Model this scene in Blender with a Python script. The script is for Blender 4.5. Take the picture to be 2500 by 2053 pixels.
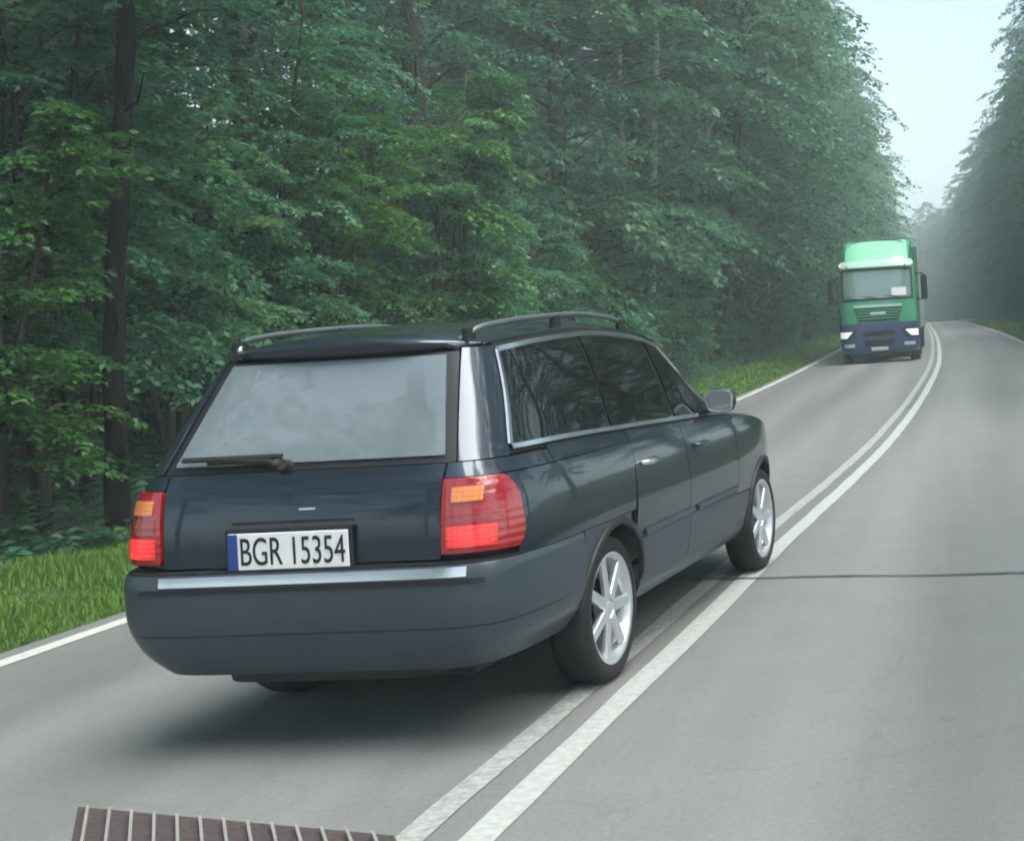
import bpy, bmesh, math, random
import numpy as np
from mathutils import Matrix, Vector

for _o in list(bpy.data.objects):
    bpy.data.objects.remove(_o, do_unlink=True)
SC = bpy.context.scene
C = SC.collection
R = math.radians

# ------------------------------------------------------------------ camera
CAM_H = 1.686
cam = bpy.data.cameras.new('camera')
cam.sensor_fit = 'HORIZONTAL'
cam.sensor_width = 36.0
cam.lens = 36.0 * 3328.6 / 2500.0
cam.shift_x = (1250.0 - 2324.9) / 2500.0
cam.shift_y = (771.5 - 1026.5) / 2500.0
cam.clip_start = 0.02
cam.clip_end = 3000
camo = bpy.data.objects.new('camera', cam)
C.objects.link(camo)
camo.matrix_world = (Matrix.Translation((0, 0, CAM_H)) @ Matrix.Rotation(R(90), 4, 'X')
                     @ Matrix.Rotation(-0.0593, 4, 'Z'))
SC.camera = camo

# ------------------------------------------------------------------ light
SUN_EL, SUN_AZ = R(60), R(112)          # azimuth measured from +Y towards +X
W = bpy.data.worlds.new('World')
SC.world = W
W.use_nodes = True
nt = W.node_tree
nt.nodes.clear()
sky = nt.nodes.new('ShaderNodeTexSky')
sky.sky_type = 'NISHITA'
sky.sun_disc = False
sky.sun_elevation = SUN_EL
sky.sun_rotation = SUN_AZ
sky.air_density = 1.0
sky.dust_density = 1.2
sky.ozone_density = 1.0
hs = nt.nodes.new('ShaderNodeHueSaturation')
hs.inputs['Saturation'].default_value = 0.62
bg = nt.nodes.new('ShaderNodeBackground')
bg.inputs['Strength'].default_value = 0.056
wo = nt.nodes.new('ShaderNodeOutputWorld')
nt.links.new(sky.outputs[0], hs.inputs['Color'])
nt.links.new(hs.outputs[0], bg.inputs['Color'])
nt.links.new(bg.outputs[0], wo.inputs['Surface'])
sun = bpy.data.lights.new('sun', 'SUN')
sun.energy = 2.0
sun.angle = R(60)
sun.color = (1.0, 0.97, 0.92)
suno = bpy.data.objects.new('sun', sun)
C.objects.link(suno)
d = Vector((math.sin(SUN_AZ) * math.cos(SUN_EL), math.cos(SUN_AZ) * math.cos(SUN_EL), math.sin(SUN_EL)))
suno.rotation_euler = d.to_track_quat('Z', 'Y').to_euler()
suno.location = (0, 0, 60)

vs = SC.view_settings
vs.view_transform = 'Standard'
vs.look = 'None'
vs.gamma = 1.0
vs.use_curve_mapping = False
vs.exposure = 2.3
SC.render.engine = 'CYCLES'
cy = SC.cycles
cy.use_denoising = True
cy.max_bounces = 4
cy.diffuse_bounces = 2
cy.glossy_bounces = 3
cy.transmission_bounces = 4
cy.volume_bounces = 0
cy.transparent_max_bounces = 8
cy.sample_clamp_indirect = 4.0
cy.filter_width = 1.9
cy.use_light_tree = False
cy.use_adaptive_sampling = True
cy.adaptive_threshold = 0.04

# ------------------------------------------------------------------ helpers
def nodes(m):
    m.use_nodes = True
    return m.node_tree, m.node_tree.nodes['Principled BSDF']

def mat(name, col, rough=0.6, metal=0.0, spec=0.5, coat=0.0, ior=None, emit=None, var=0.0, scale=8.0, bump=0.0, bscale=60.0, flake=False):
    m = bpy.data.materials.new(name)
    t, b = nodes(m)
    b.inputs['Roughness'].default_value = rough
    b.inputs['Metallic'].default_value = metal
    b.inputs['Specular IOR Level'].default_value = spec
    b.inputs['Coat Weight'].default_value = coat
    b.inputs['Coat Roughness'].default_value = 0.04
    if ior:
        b.inputs['IOR'].default_value = ior
    if emit:
        b.inputs['Emission Color'].default_value = (*col, 1)
        b.inputs['Emission Strength'].default_value = emit
    b.inputs['Base Color'].default_value = (*col, 1)
    tc = t.nodes.new('ShaderNodeTexCoord')
    if var:
        n = t.nodes.new('ShaderNodeTexNoise')
        n.inputs['Scale'].default_value = scale
        n.inputs['Detail'].default_value = 5
        t.links.new(tc.outputs['Object'], n.inputs['Vector'])
        mx = t.nodes.new('ShaderNodeMix')
        mx.data_type = 'RGBA'
        mx.inputs[6].default_value = (*[c * (1 - var) for c in col], 1)
        mx.inputs[7].default_value = (*[min(1, c * (1 + var)) for c in col], 1)
        t.links.new(n.outputs['Fac'], mx.inputs[0])
        t.links.new(mx.outputs[2], b.inputs['Base Color'])
    if bump:
        n2 = t.nodes.new('ShaderNodeTexNoise')
        n2.inputs['Scale'].default_value = bscale
        n2.inputs['Detail'].default_value = 4
        t.links.new(tc.outputs['Object'], n2.inputs['Vector'])
        bp = t.nodes.new('ShaderNodeBump')
        bp.inputs['Strength'].default_value = bump
        bp.inputs['Distance'].default_value = 0.01
        t.links.new(n2.outputs['Fac'], bp.inputs['Height'])
        t.links.new(bp.outputs['Normal'], b.inputs['Normal'])
    return m

def link(name, me, m=None, parent=None, smooth=False):
    o = bpy.data.objects.new(name, me)
    C.objects.link(o)
    if m is not None:
        me.materials.append(m)
    if parent is not None:
        o.parent = parent
    if smooth:
        me.polygons.foreach_set('use_smooth', np.ones(len(me.polygons), dtype=bool))
    return o

def mesh(name, V, F, m=None, parent=None, smooth=False):
    me = bpy.data.meshes.new(name)
    me.from_pydata([tuple(map(float, v)) for v in V], [], [tuple(map(int, f)) for f in F])
    me.update()
    return link(name, me, m, parent, smooth)

def fast_mesh(name, V, faces, k):
    """numpy mesh: V (n,3), faces (m,k)"""
    me = bpy.data.meshes.new(name)
    me.vertices.add(len(V))
    me.vertices.foreach_set('co', np.ascontiguousarray(V, dtype=np.float32).ravel())
    me.loops.add(faces.size)
    me.loops.foreach_set('vertex_index', np.ascontiguousarray(faces, dtype=np.int32).ravel())
    me.polygons.add(len(faces))
    me.polygons.foreach_set('loop_start', np.arange(0, faces.size, k, dtype=np.int32))
    me.update(calc_edges=True)
    return me

def tag(o, label=None, cat=None, group=None, kind=None):
    if label: o['label'] = label
    if cat: o['category'] = cat
    if group: o['group'] = group
    if kind: o['kind'] = kind
    return o

def empty(name, loc=(0, 0, 0), rz=0.0):
    o = bpy.data.objects.new(name, None)
    o.empty_display_size = 0.3
    C.objects.link(o)
    o.location = loc
    o.rotation_euler = (0, 0, rz)
    return o

def copy_tree(o, parent=None):
    c = o.copy()
    C.objects.link(c)
    c.parent = parent
    for ch in [x for x in KIDS.get(o, [])]:
        copy_tree(ch, c)
    return c
KIDS = {}

def bm_obj(name, bm, m, parent=None, smooth=False, auto=None):
    bmesh.ops.recalc_face_normals(bm, faces=bm.faces[:])
    me = bpy.data.meshes.new(name)
    bm.to_mesh(me)
    bm.free()
    return link(name, me, m, parent, smooth)

def bm_box(bm, c, s, bevel=0.0, rot=None, taper=None):
    r = bmesh.ops.create_cube(bm, size=1.0)
    vs_ = r['verts']
    for v in vs_:
        co = Vector((v.co.x * s[0], v.co.y * s[1], v.co.z * s[2]))
        if taper and v.co.z > 0:
            co.x *= taper[0]; co.y *= taper[1]
        if rot is not None:
            co = rot @ co
        v.co = co + Vector(c)
    if bevel:
        es = list({e for v in vs_ for e in v.link_edges})
        bmesh.ops.bevel(bm, geom=es, offset=bevel, segments=2, affect='EDGES', profile=0.5)
    return vs_

def box(name, c, s, m, parent=None, bevel=0.01, rot=None, taper=None, smooth=False):
    bm = bmesh.new()
    bm_box(bm, c, s, bevel, rot, taper)
    return bm_obj(name, bm, m, parent, smooth)

def tube(pts, rad, seg=8, cap=True):
    pts = np.asarray(pts, float)
    n = len(pts)
    rad = np.broadcast_to(np.asarray(rad, float), (n,))
    T = np.gradient(pts, axis=0)
    T /= np.linalg.norm(T, axis=1, keepdims=True) + 1e-9
    ref = np.array([0, 0, 1.0]) if abs(T[0, 2]) < 0.8 else np.array([1.0, 0, 0])
    V = []
    for i in range(n):
        a = np.cross(T[i], ref); a /= np.linalg.norm(a) + 1e-9
        b = np.cross(T[i], a)
        ang = np.linspace(0, 2 * np.pi, seg, endpoint=False)
        V.append(pts[i] + rad[i] * (np.cos(ang)[:, None] * a + np.sin(ang)[:, None] * b))
    V = np.concatenate(V)
    F = []
    for i in range(n - 1):
        for j in range(seg):
            k = (j + 1) % seg
            F.append((i * seg + j, i * seg + k, (i + 1) * seg + k, (i + 1) * seg + j))
    if cap:
        F.append(tuple(range(seg))[::-1])
        F.append(tuple(range((n - 1) * seg, n * seg)))
    return V, F

def tube_obj(name, pts, rad, m, parent=None, seg=8):
    V, F = tube(pts, rad, seg)
    return mesh(name, V, F, m, parent, True)

def lathe_x(prof, seg=48):
    """prof [(axial, radius)] round the local X axis"""
    V, F = [], []
    n = len(prof)
    for i in range(seg):
        a = 2 * math.pi * i / seg
        for (ax, r) in prof:
            V.append((ax, r * math.cos(a), r * math.sin(a)))
    for i in range(seg):
        k = (i + 1) % seg
        for j in range(n - 1):
            F.append((i * n + j, i * n + j + 1, k * n + j + 1, k * n + j))
    return V, F

def text_mesh(txt, size, extrude=0.001):
    cu = bpy.data.curves.new('lettering', 'FONT')
    cu.body = txt
    cu.size = size
    cu.extrude = extrude
    cu.align_x = 'CENTER'
    cu.align_y = 'CENTER'
    o = bpy.data.objects.new('lettering_tmp', cu)
    C.objects.link(o)
    bpy.context.view_layer.update()
    me = bpy.data.meshes.new_from_object(o.evaluated_get(bpy.context.evaluated_depsgraph_get()))
    bpy.data.objects.remove(o, do_unlink=True)
    return me

def hermite(tab):
    xs = np.array([t[0] for t in tab], float)
    ys = np.array([t[1] for t in tab], float)
    dx = np.diff(xs); dy = np.diff(ys) / dx
    m = np.zeros(len(xs))
    m[0], m[-1] = dy[0], dy[-1]
    for i in range(1, len(xs) - 1):
        if dy[i - 1] * dy[i] > 0:
            m[i] = 2 * dy[i - 1] * dy[i] / (dy[i - 1] + dy[i])
    def f(x):
        x = np.clip(np.asarray(x, float), xs[0], xs[-1])
        i = np.clip(np.searchsorted(xs, x, side='right') - 1, 0, len(xs) - 2)
        h = dx[i]; t = (x - xs[i]) / h
        return ((1 + 2 * t) * (1 - t) ** 2 * ys[i] + t * (1 - t) ** 2 * h * m[i]
                + t * t * (3 - 2 * t) * ys[i + 1] + t * t * (t - 1) * h * m[i + 1])
    return f

# ------------------------------------------------------------------ the lie of the land
rise = hermite([(-80, 0), (16, 0), (28, 0.14), (42, 0.37), (70, 0.72), (100, 0.95), (130, 1.12), (170, 1.1), (230, 0.6), (400, 0.2)])
centre = hermite([(-80, -5.2), (-10, -2.35), (4.65, -1.83), (7.5, -1.67), (10.5, -1.53), (14.3, -1.30), (20, -1.02), (28, -0.76),
                  (40, -0.58), (55, -0.72), (80, -1.2), (100, -1.7), (130, -2.4), (180, -4.2), (230, -8.5), (320, -26), (400, -52)])
HL, HR = 3.98, 3.28          # half widths of the two lanes
nrng = np.random.default_rng(7)
def gz(x, y):
    """height of the verge and forest floor"""
    x = np.asarray(x, float); y = np.asarray(y, float)
    dl = np.maximum(0, np.maximum((centre(y) - HL - 0.3) - x, x - (centre(y) + HR + 0.3)))
    return rise(y) - 0.03 + 0.05 * np.minimum(dl, 1.5) / 1.5 + 0.05 * np.sin(x * 1.3 + y * .4) * np.clip(dl / 3, 0, 1) + 0.25 * np.clip((dl - 2.5) / 6, 0, 1)

# ------------------------------------------------------------------ materials
def road_mat():
    m = bpy.data.materials.new('asphalt')
    t, b = nodes(m)
    tc = t.nodes.new('ShaderNodeTexCoord')
    def noise(s, d=4, vec=None):
        n = t.nodes.new('ShaderNodeTexNoise')
        n.inputs['Scale'].default_value = s
        n.inputs['Detail'].default_value = d
        t.links.new(vec or tc.outputs['Object'], n.inputs['Vector'])
        return n
    mp = t.nodes.new('ShaderNodeMapping')
    mp.inputs['Scale'].default_value = (1.6, 0.06, 1)
    t.links.new(tc.outputs['Object'], mp.inputs['Vector'])
    big = noise(0.9, 5, mp.outputs[0])
    mid = noise(2.2, 6)
    fine = noise(160, 3)
    r1 = t.nodes.new('ShaderNodeValToRGB')
    r1.color_ramp.elements[0].position = 0.3
    r1.color_ramp.elements[0].color = (0.160, 0.168, 0.162, 1)
    r1.color_ramp.elements[1].position = 0.72
    r1.color_ramp.elements[1].color = (0.222, 0.230, 0.222, 1)
    t.links.new(big.outputs['Fac'], r1.inputs['Fac'])
    def mul(a, fac, lo, hi):
        rr = t.nodes.new('ShaderNodeMapRange')
        rr.inputs[3].default_value = lo
        rr.inputs[4].default_value = hi
        t.links.new(fac, rr.inputs[0])
        mx = t.nodes.new('ShaderNodeMix')
        mx.data_type = 'RGBA'; mx.blend_type = 'MULTIPLY'
        mx.inputs[0].default_value = 1.0
        t.links.new(a, mx.inputs[6])
        t.links.new(rr.outputs[0], mx.inputs[7])
        return mx.outputs[2]
    c = mul(r1.outputs[0], mid.outputs['Fac'], 0.9, 1.1)
    c = mul(c, fine.outputs['Fac'], 0.6, 1.4)
    c = mul(c, noise(38, 4).outputs['Fac'], 0.78, 1.22)
    # wheel tracks worn by the traffic, thin cracks and tar spots
    la = t.nodes.new('ShaderNodeAttribute'); la.attribute_name = 'lane'
    ab = t.nodes.new('ShaderNodeMath'); ab.operation = 'MULTIPLY'; ab.inputs[1].default_value = 3.75
    t.links.new(la.outputs['Fac'], ab.inputs[0])
    co = t.nodes.new('ShaderNodeMath'); co.operation = 'COSINE'
    t.links.new(ab.outputs[0], co.inputs[0])
    h5 = t.nodes.new('ShaderNodeMath'); h5.operation = 'MULTIPLY_ADD'; h5.inputs[1].default_value = -0.5; h5.inputs[2].default_value = 0.5
    t.links.new(co.outputs[0], h5.inputs[0])
    c = mul(c, h5.outputs[0], 0.9, 1.08)
    wn = noise(1.1, 4)
    vm = t.nodes.new('ShaderNodeVectorMath'); vm.operation = 'MULTIPLY_ADD'
    vm.inputs[1].default_value = (0.9, 0.9, 0.9)
    t.links.new(wn.outputs['Color'], vm.inputs[0]); t.links.new(tc.outputs['Object'], vm.inputs[2])
    vo = t.nodes.new('ShaderNodeTexVoronoi'); vo.feature = 'DISTANCE_TO_EDGE'; vo.inputs['Scale'].default_value = 0.3
    t.links.new(vm.outputs[0], vo.inputs['Vector'])
    ck = t.nodes.new('ShaderNodeMapRange'); ck.inputs[1].default_value = 0.0; ck.inputs[2].default_value = 0.006
    t.links.new(vo.outputs['Distance'], ck.inputs[0])
    c = mul(c, ck.outputs[0], 0.93, 1.0)
    sp = noise(5.5, 2)
    sr = t.nodes.new('ShaderNodeMapRange'); sr.inputs[1].default_value = 0.66; sr.inputs[2].default_value = 0.74
    t.links.new(sp.outputs['Fac'], sr.inputs[0])
    c = mul(c, sr.outputs[0], 1.0, 0.9)
    t.links.new(c, b.inputs['Base Color'])
    b.inputs['Roughness'].default_value = 0.75
    bp = t.nodes.new('ShaderNodeBump')
    bp.inputs['Strength'].default_value = 0.35
    bp.inputs['Distance'].default_value = 0.004
    t.links.new(fine.outputs['Fac'], bp.inputs['Height'])
    t.links.new(bp.outputs['Normal'], b.inputs['Normal'])
    return m

def worn_paint(lo=(0.34, 0.355, 0.335), hi=(0.50, 0.525, 0.49)):
    m = bpy.data.materials.new('worn_road_paint')
    t, b = nodes(m)
    tc = t.nodes.new('ShaderNodeTexCoord')
    n = t.nodes.new('ShaderNodeTexNoise')
    n.inputs['Scale'].default_value = 22
    n.inputs['Detail'].default_value = 6
    n.inputs['Roughness'].default_value = 0.7
    t.links.new(tc.outputs['Object'], n.inputs['Vector'])
    rp = t.nodes.new('ShaderNodeValToRGB')
    rp.color_ramp.elements[0].position = 0.30
    rp.color_ramp.elements[0].color = (*lo, 1)
    rp.color_ramp.elements[1].position = 0.62
    rp.color_ramp.elements[1].color = (*hi, 1)
    t.links.new(n.outputs['Fac'], rp.inputs['Fac'])
    t.links.new(rp.outputs[0], b.inputs['Base Color'])
    b.inputs['Roughness'].default_value = 0.65
    return m

def leaf_mat(name, c0, c1, c2, gloss=0.45):
    m = bpy.data.materials.new(name)
    m.use_nodes = True
    t = m.node_tree
    b = t.nodes['Principled BSDF']
    out = t.nodes['Material Output']
    at = t.nodes.new('ShaderNodeAttribute')
    at.attribute_name = 'tone'
    oi = t.nodes.new('ShaderNodeObjectInfo')
    rp = t.nodes.new('ShaderNodeValToRGB')
    e = rp.color_ramp.elements
    e[0].position = 0.0; e[0].color = (*c0, 1)
    e[1].position = 1.0; e[1].color = (*c2, 1)
    x = e.new(0.6); x.color = (*c1, 1)
    ad = t.nodes.new('ShaderNodeMath'); ad.operation = 'MULTIPLY_ADD'
    ad.inputs[1].default_value = 0.6
    ad.inputs[2].default_value = -0.28
    t.links.new(oi.outputs['Random'], ad.inputs[0])
    ad2 = t.nodes.new('ShaderNodeMath'); ad2.operation = 'ADD'
    t.links.new(at.outputs['Fac'], ad2.inputs[0])
    t.links.new(ad.outputs[0], ad2.inputs[1])
    t.links.new(ad2.outputs[0], rp.inputs['Fac'])
    t.links.new(rp.outputs[0], b.inputs['Base Color'])
    b.inputs['Roughness'].default_value = gloss
    b.inputs['Specular IOR Level'].default_value = 0.4
    tr = t.nodes.new('ShaderNodeBsdfTranslucent')
    t.links.new(rp.outputs[0], tr.inputs['Color'])
    mx = t.nodes.new('ShaderNodeMixShader')
    mx.inputs[0].default_value = 0.45
    t.links.new(b.outputs[0], mx.inputs[1])
    t.links.new(tr.outputs[0], mx.inputs[2])
    t.links.new(mx.outputs[0], out.inputs['Surface'])
    return m

M = {}
M['asphalt'] = road_mat()
M['paint_line'] = worn_paint()
M['paint_faded'] = worn_paint((0.20, 0.21, 0.20), (0.44, 0.46, 0.43))
M['seam'] = mat('tar_seam', (0.05, 0.05, 0.05), 0.6, var=0.3, scale=20)
M['soil'] = mat('forest_floor', (0.030, 0.040, 0.020), 0.95, var=0.5, scale=1.5, bump=0.6, bscale=12)
M['grass'] = leaf_mat('verge_grass', (0.07, 0.17, 0.025), (0.115, 0.25, 0.035), (0.20, 0.30, 0.08), 0.75)
M['leaf'] = leaf_mat('hornbeam_leaves', (0.036, 0.125, 0.066), (0.066, 0.20, 0.098), (0.14, 0.28, 0.10))
M['leaf_dark'] = leaf_mat('oak_leaves', (0.032, 0.108, 0.062), (0.056, 0.16, 0.088), (0.11, 0.22, 0.095))
M['leaf_fresh'] = leaf_mat('fresh_leaves', (0.035, 0.12, 0.03), (0.065, 0.18, 0.035), (0.13, 0.24, 0.05))
M['needle'] = leaf_mat('pine_needles', (0.016, 0.045, 0.030), (0.026, 0.065, 0.040), (0.05, 0.09, 0.045), 0.55)
M['bark'] = mat('dark_bark', (0.045, 0.038, 0.030), 0.95, 0.0, 0.15, var=0.45, scale=9, bump=0.8, bscale=25)
M['bark_black'] = mat('wet_black_bark', (0.008, 0.008, 0.007), 0.95, 0.0, 0.08, var=0.4, scale=9, bump=1.0, bscale=25)
M['bark_pine'] = mat('pine_bark', (0.13, 0.085, 0.055), 0.95, var=0.5, scale=5, bump=0.8, bscale=18)
M['bark_pale'] = mat('pale_bark', (0.33, 0.32, 0.26), 0.9, var=0.4, scale=6, bump=0.4, bscale=18)

# ------------------------------------------------------------------ ground, road, markings
def ground():
    xs = np.concatenate([np.linspace(-270, -30, 12), np.linspace(-26, 22, 49), np.linspace(26, 260, 12)])
    ys = np.concatenate([np.linspace(-60, 0, 7), np.linspace(3, 60, 39), np.linspace(66, 420, 45)])
    X, Y = np.meshgrid(xs, ys)
    Z = gz(X, Y)
    # keep the sheet below the carriageway
    inside = (X > centre(Y) - HL - 1.2) & (X < centre(Y) + HR + 1.2)
    Z = np.where(inside, np.minimum(Z, rise(Y) - 0.05), Z)
    V = np.stack([X, Y, Z], -1).reshape(-1, 3)
    n = len(xs)
    I = np.arange((len(ys) - 1) * n).reshape(len(ys) - 1, n)[:, :-1].ravel()
    F = np.stack([I, I + 1, I + n + 1, I + n], 1)
    me = fast_mesh('ground', V, F, 4)
    o = link('ground', me, M['soil'], None, True)
    tag(o, kind='structure')
ground()

YS = np.concatenate([np.arange(-40, 60, 1.0), np.arange(60, 300, 2.5)])
def strip(name, xl, xr, dz, m, ys=YS, parent=None, thick=0.0, wob=0.0):
    nx = 3
    V, F, LANE = [], [], []
    tgt = np.gradient(centre(ys), ys)
    for i, y in enumerate(ys):
        c = float(centre(y))
        for j in range(nx):
            q = j / (nx - 1)
            off = xl + (xr - xl) * q
            if wob and j in (0, nx - 1):
                off += wob * (nrng.random() - 0.5)
            V.append((c + off, y, float(rise(y)) + dz)); LANE.append(off)
    for i in range(len(ys) - 1):
        for j in range(nx - 1):
            a = i * nx + j
            F.append((a, a + 1, a + nx + 1, a + nx))
    if thick:
        n0 = len(V)
        for i, y in enumerate(ys):
            c = float(centre(y))
            V.append((c + xl - 0.05, y, float(rise(y)) + dz - thick))
            V.append((c + xr + 0.05, y, float(rise(y)) + dz - thick))
        for i in range(len(ys) - 1):
            a = i * nx
            F.append((n0 + 2 * i, a, a + nx, n0 + 2 * i + 2))
            b = i * nx + nx - 1
            F.append((b, n0 + 2 * i + 1, n0 + 2 * i + 3, b + nx))
    o = mesh(name, V, F, m, parent, True)
    LANE += [0.0] * (len(V) - len(LANE))
    o.data.attributes.new('lane', 'FLOAT', 'POINT').data.foreach_set('value', np.array(LANE, dtype=np.float32))
    return o

road = strip('road', -HL - 0.22, HR + 0.22, 0.0, M['asphalt'], thick=0.09)
tag(road, kind='structure')
YF = np.concatenate([np.arange(-40, 60, 0.5), np.arange(60, 300, 2.0)])
for nm, a, b in (('centre_line', 0.042, 0.178), ('centre_line', -0.198, -0.08), ('edge_line', -HL - 0.06, -HL + 0.07), ('edge_line', HR - 0.07, HR + 0.06)):
    strip(nm, a, b, 0.005, M['paint_faded'] if b < 0 and a > -1 else M['paint_line'], YF, road, wob=0.012)
# transverse tar seam
sx = np.linspace(-5.3, 1.75, 40)
sy = 8.83 - 0.215 * (sx - 0.2) + 0.02 * np.sin(sx * 5) + 0.012 * nrng.standard_normal(40).cumsum() * 0.3
V = []; F = []
for i in range(40):
    w = 0.014 + 0.006 * nrng.random()
    V += [(sx[i], sy[i] - w, 0.009), (sx[i], sy[i] + w, 0.009)]
    if i: F.append((2 * i - 2, 2 * i, 2 * i + 1, 2 * i - 1))
mesh('tar_seam', V, F, M['seam'], road)

# ------------------------------------------------------------------ grass on the verges
def grass():
    rng = np.random.default_rng(3)
    def band(n, y0, y1, a, b, left, hmin, hmax, w):
        y = y0 + (y1 - y0) * rng.random(n) ** 1.5
        q = rng.random(n)
        off = a + (b - a) * q
        x = (centre(y) - HL - 0.16 - off) if left else (centre(y) + HR + 0.16 + off)
        clump = 0.6 + 0.4 * np.sin(x * 2.3 + y * 1.1) * np.sin(y * 2.9 - x)
        h = (hmin + (hmax - hmin) * rng.random(n)) * (0.45 + 0.8 * np.clip(off / 1.2, 0, 1)) * clump
        return x, y, h, np.full(n, w) * (0.7 + 0.6 * rng.random(n))
    sets = [band(110000, 5, 30, 0.0, 2.6, True, 0.04, 0.17, 0.0065), band(30000, 22, 90, 0.0, 2.4, True, 0.04, 0.18, 0.03),
            band(16000, 30, 120, 0.0, 2.6, False, 0.1, 0.4, 0.035), band(4000, 0, 30, 0.0, 2.6, False, 0.1, 0.3, 0.02)]
    x, y, h, w = [np.concatenate([s[i] for s in sets]) for i in range(4)]
    n = len(x)
    z = gz(x, y)
    z = np.maximum(z, rise(y) - 0.06) - 0.01
    az = rng.random(n) * 2 * np.pi
    lean = 0.15 + 0.5 * rng.random(n)
    dx, dy = np.cos(az), np.sin(az)
    V = np.zeros((n, 5, 3))
    px, py = -dy * w, dx * w
    V[:, 0] = np.stack([x - px, y - py, z], 1)
    V[:, 1] = np.stack([x + px, y + py, z], 1)
    mx, my, mz = x + dx * h * lean * .3, y + dy * h * lean * .3, z + h * .6
    V[:, 2] = np.stack([mx + px * .8, my + py * .8, mz], 1)
    V[:, 3] = np.stack([mx - px * .8, my - py * .8, mz], 1)
    V[:, 4] = np.stack([x + dx * h * lean, y + dy * h * lean, z + h], 1)
    b = np.arange(n)[:, None] * 5
    F = np.concatenate([b + np.array([0, 1, 2]), b + np.array([0, 2, 3]), b + np.array([3, 2, 4])], 1).reshape(-1, 3)
    me = fast_mesh('verge_grass', V.reshape(-1, 3), F, 3)
    t = np.repeat(np.clip(rng.normal(0.45, 0.25, n), 0, 1), 3)
    me.attributes.new('tone', 'FLOAT', 'FACE').data.foreach_set('value', t.astype(np.float32))
    o = link('verge_grass', me, M['grass'])
    tag(o, 'bright green grass growing along the road verges', 'grass', kind='stuff')
grass()

def undergrowth():
    rng = np.random.default_rng(17)
    n = 5200
    y = 4 + 60 * rng.random(n) ** 1.4
    off = 2.3 + 11 * rng.random(n) ** 1.3
    x = centre(y) - HL - off
    z = gz(x, y)
    k = 10
    h = (0.12 + 0.42 * rng.random(n)) * np.clip((off - 2.0) / 1.2, .4, 1)
    P = np.repeat(np.stack([x, y, z], 1), k, 0)
    az = rng.random(n * k) * 6.283
    hh = np.repeat(h, k) * (0.4 + 0.6 * rng.random(n * k))
    P += np.stack([np.cos(az) * hh * .5, np.sin(az) * hh * .5, hh], 1)
    D = np.stack([np.cos(az), np.sin(az), -.2 + .5 * rng.random(n * k)], 1)
    N = np.zeros(P.shape); N[:, 2] = 1
    N += rng.normal(0, .35, P.shape)
    L = 0.07 + 0.10 * rng.random(n * k)
    me = leaf_mesh(P, D, N, L, L * .55, rng.normal(.35, .2, n * k))
    o = link('undergrowth', me, M['leaf_dark'])
    tag(o, 'low leafy undergrowth covering the forest floor', 'undergrowth', kind='stuff')

# ------------------------------------------------------------------ trees
def norm(a):
    return a / (np.linalg.norm(a, axis=-1, keepdims=True) + 1e-9)

def leaf_mesh(P, D, N, L, Wd, tone):
    """rhombic folded leaves: P base, D axis, N normal"""
    n = len(P)
    D = norm(D)
    S = norm(np.cross(D, N))
    Nn = np.cross(S, D)
    V = np.zeros((n, 4, 3))
    V[:, 0] = P
    V[:, 2] = P + D * L[:, None]
    m = P + D * (L * 0.45)[:, None] + Nn * (Wd * 0.25)[:, None]
    V[:, 1] = m + S * (Wd * 0.5)[:, None]
    V[:, 3] = m - S * (Wd * 0.5)[:, None]
    b = np.arange(n)[:, None] * 4
    F = np.concatenate([b + np.array([0, 1, 2]), b + np.array([0, 2, 3])], 1).reshape(-1, 3)
    me = fast_mesh('crown', V.reshape(-1, 3), F, 3)
    me.attributes.new('tone', 'FLOAT', 'FACE').data.foreach_set('value', np.repeat(np.clip(tone, 0, 1), 2).astype(np.float32))
    return me

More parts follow.
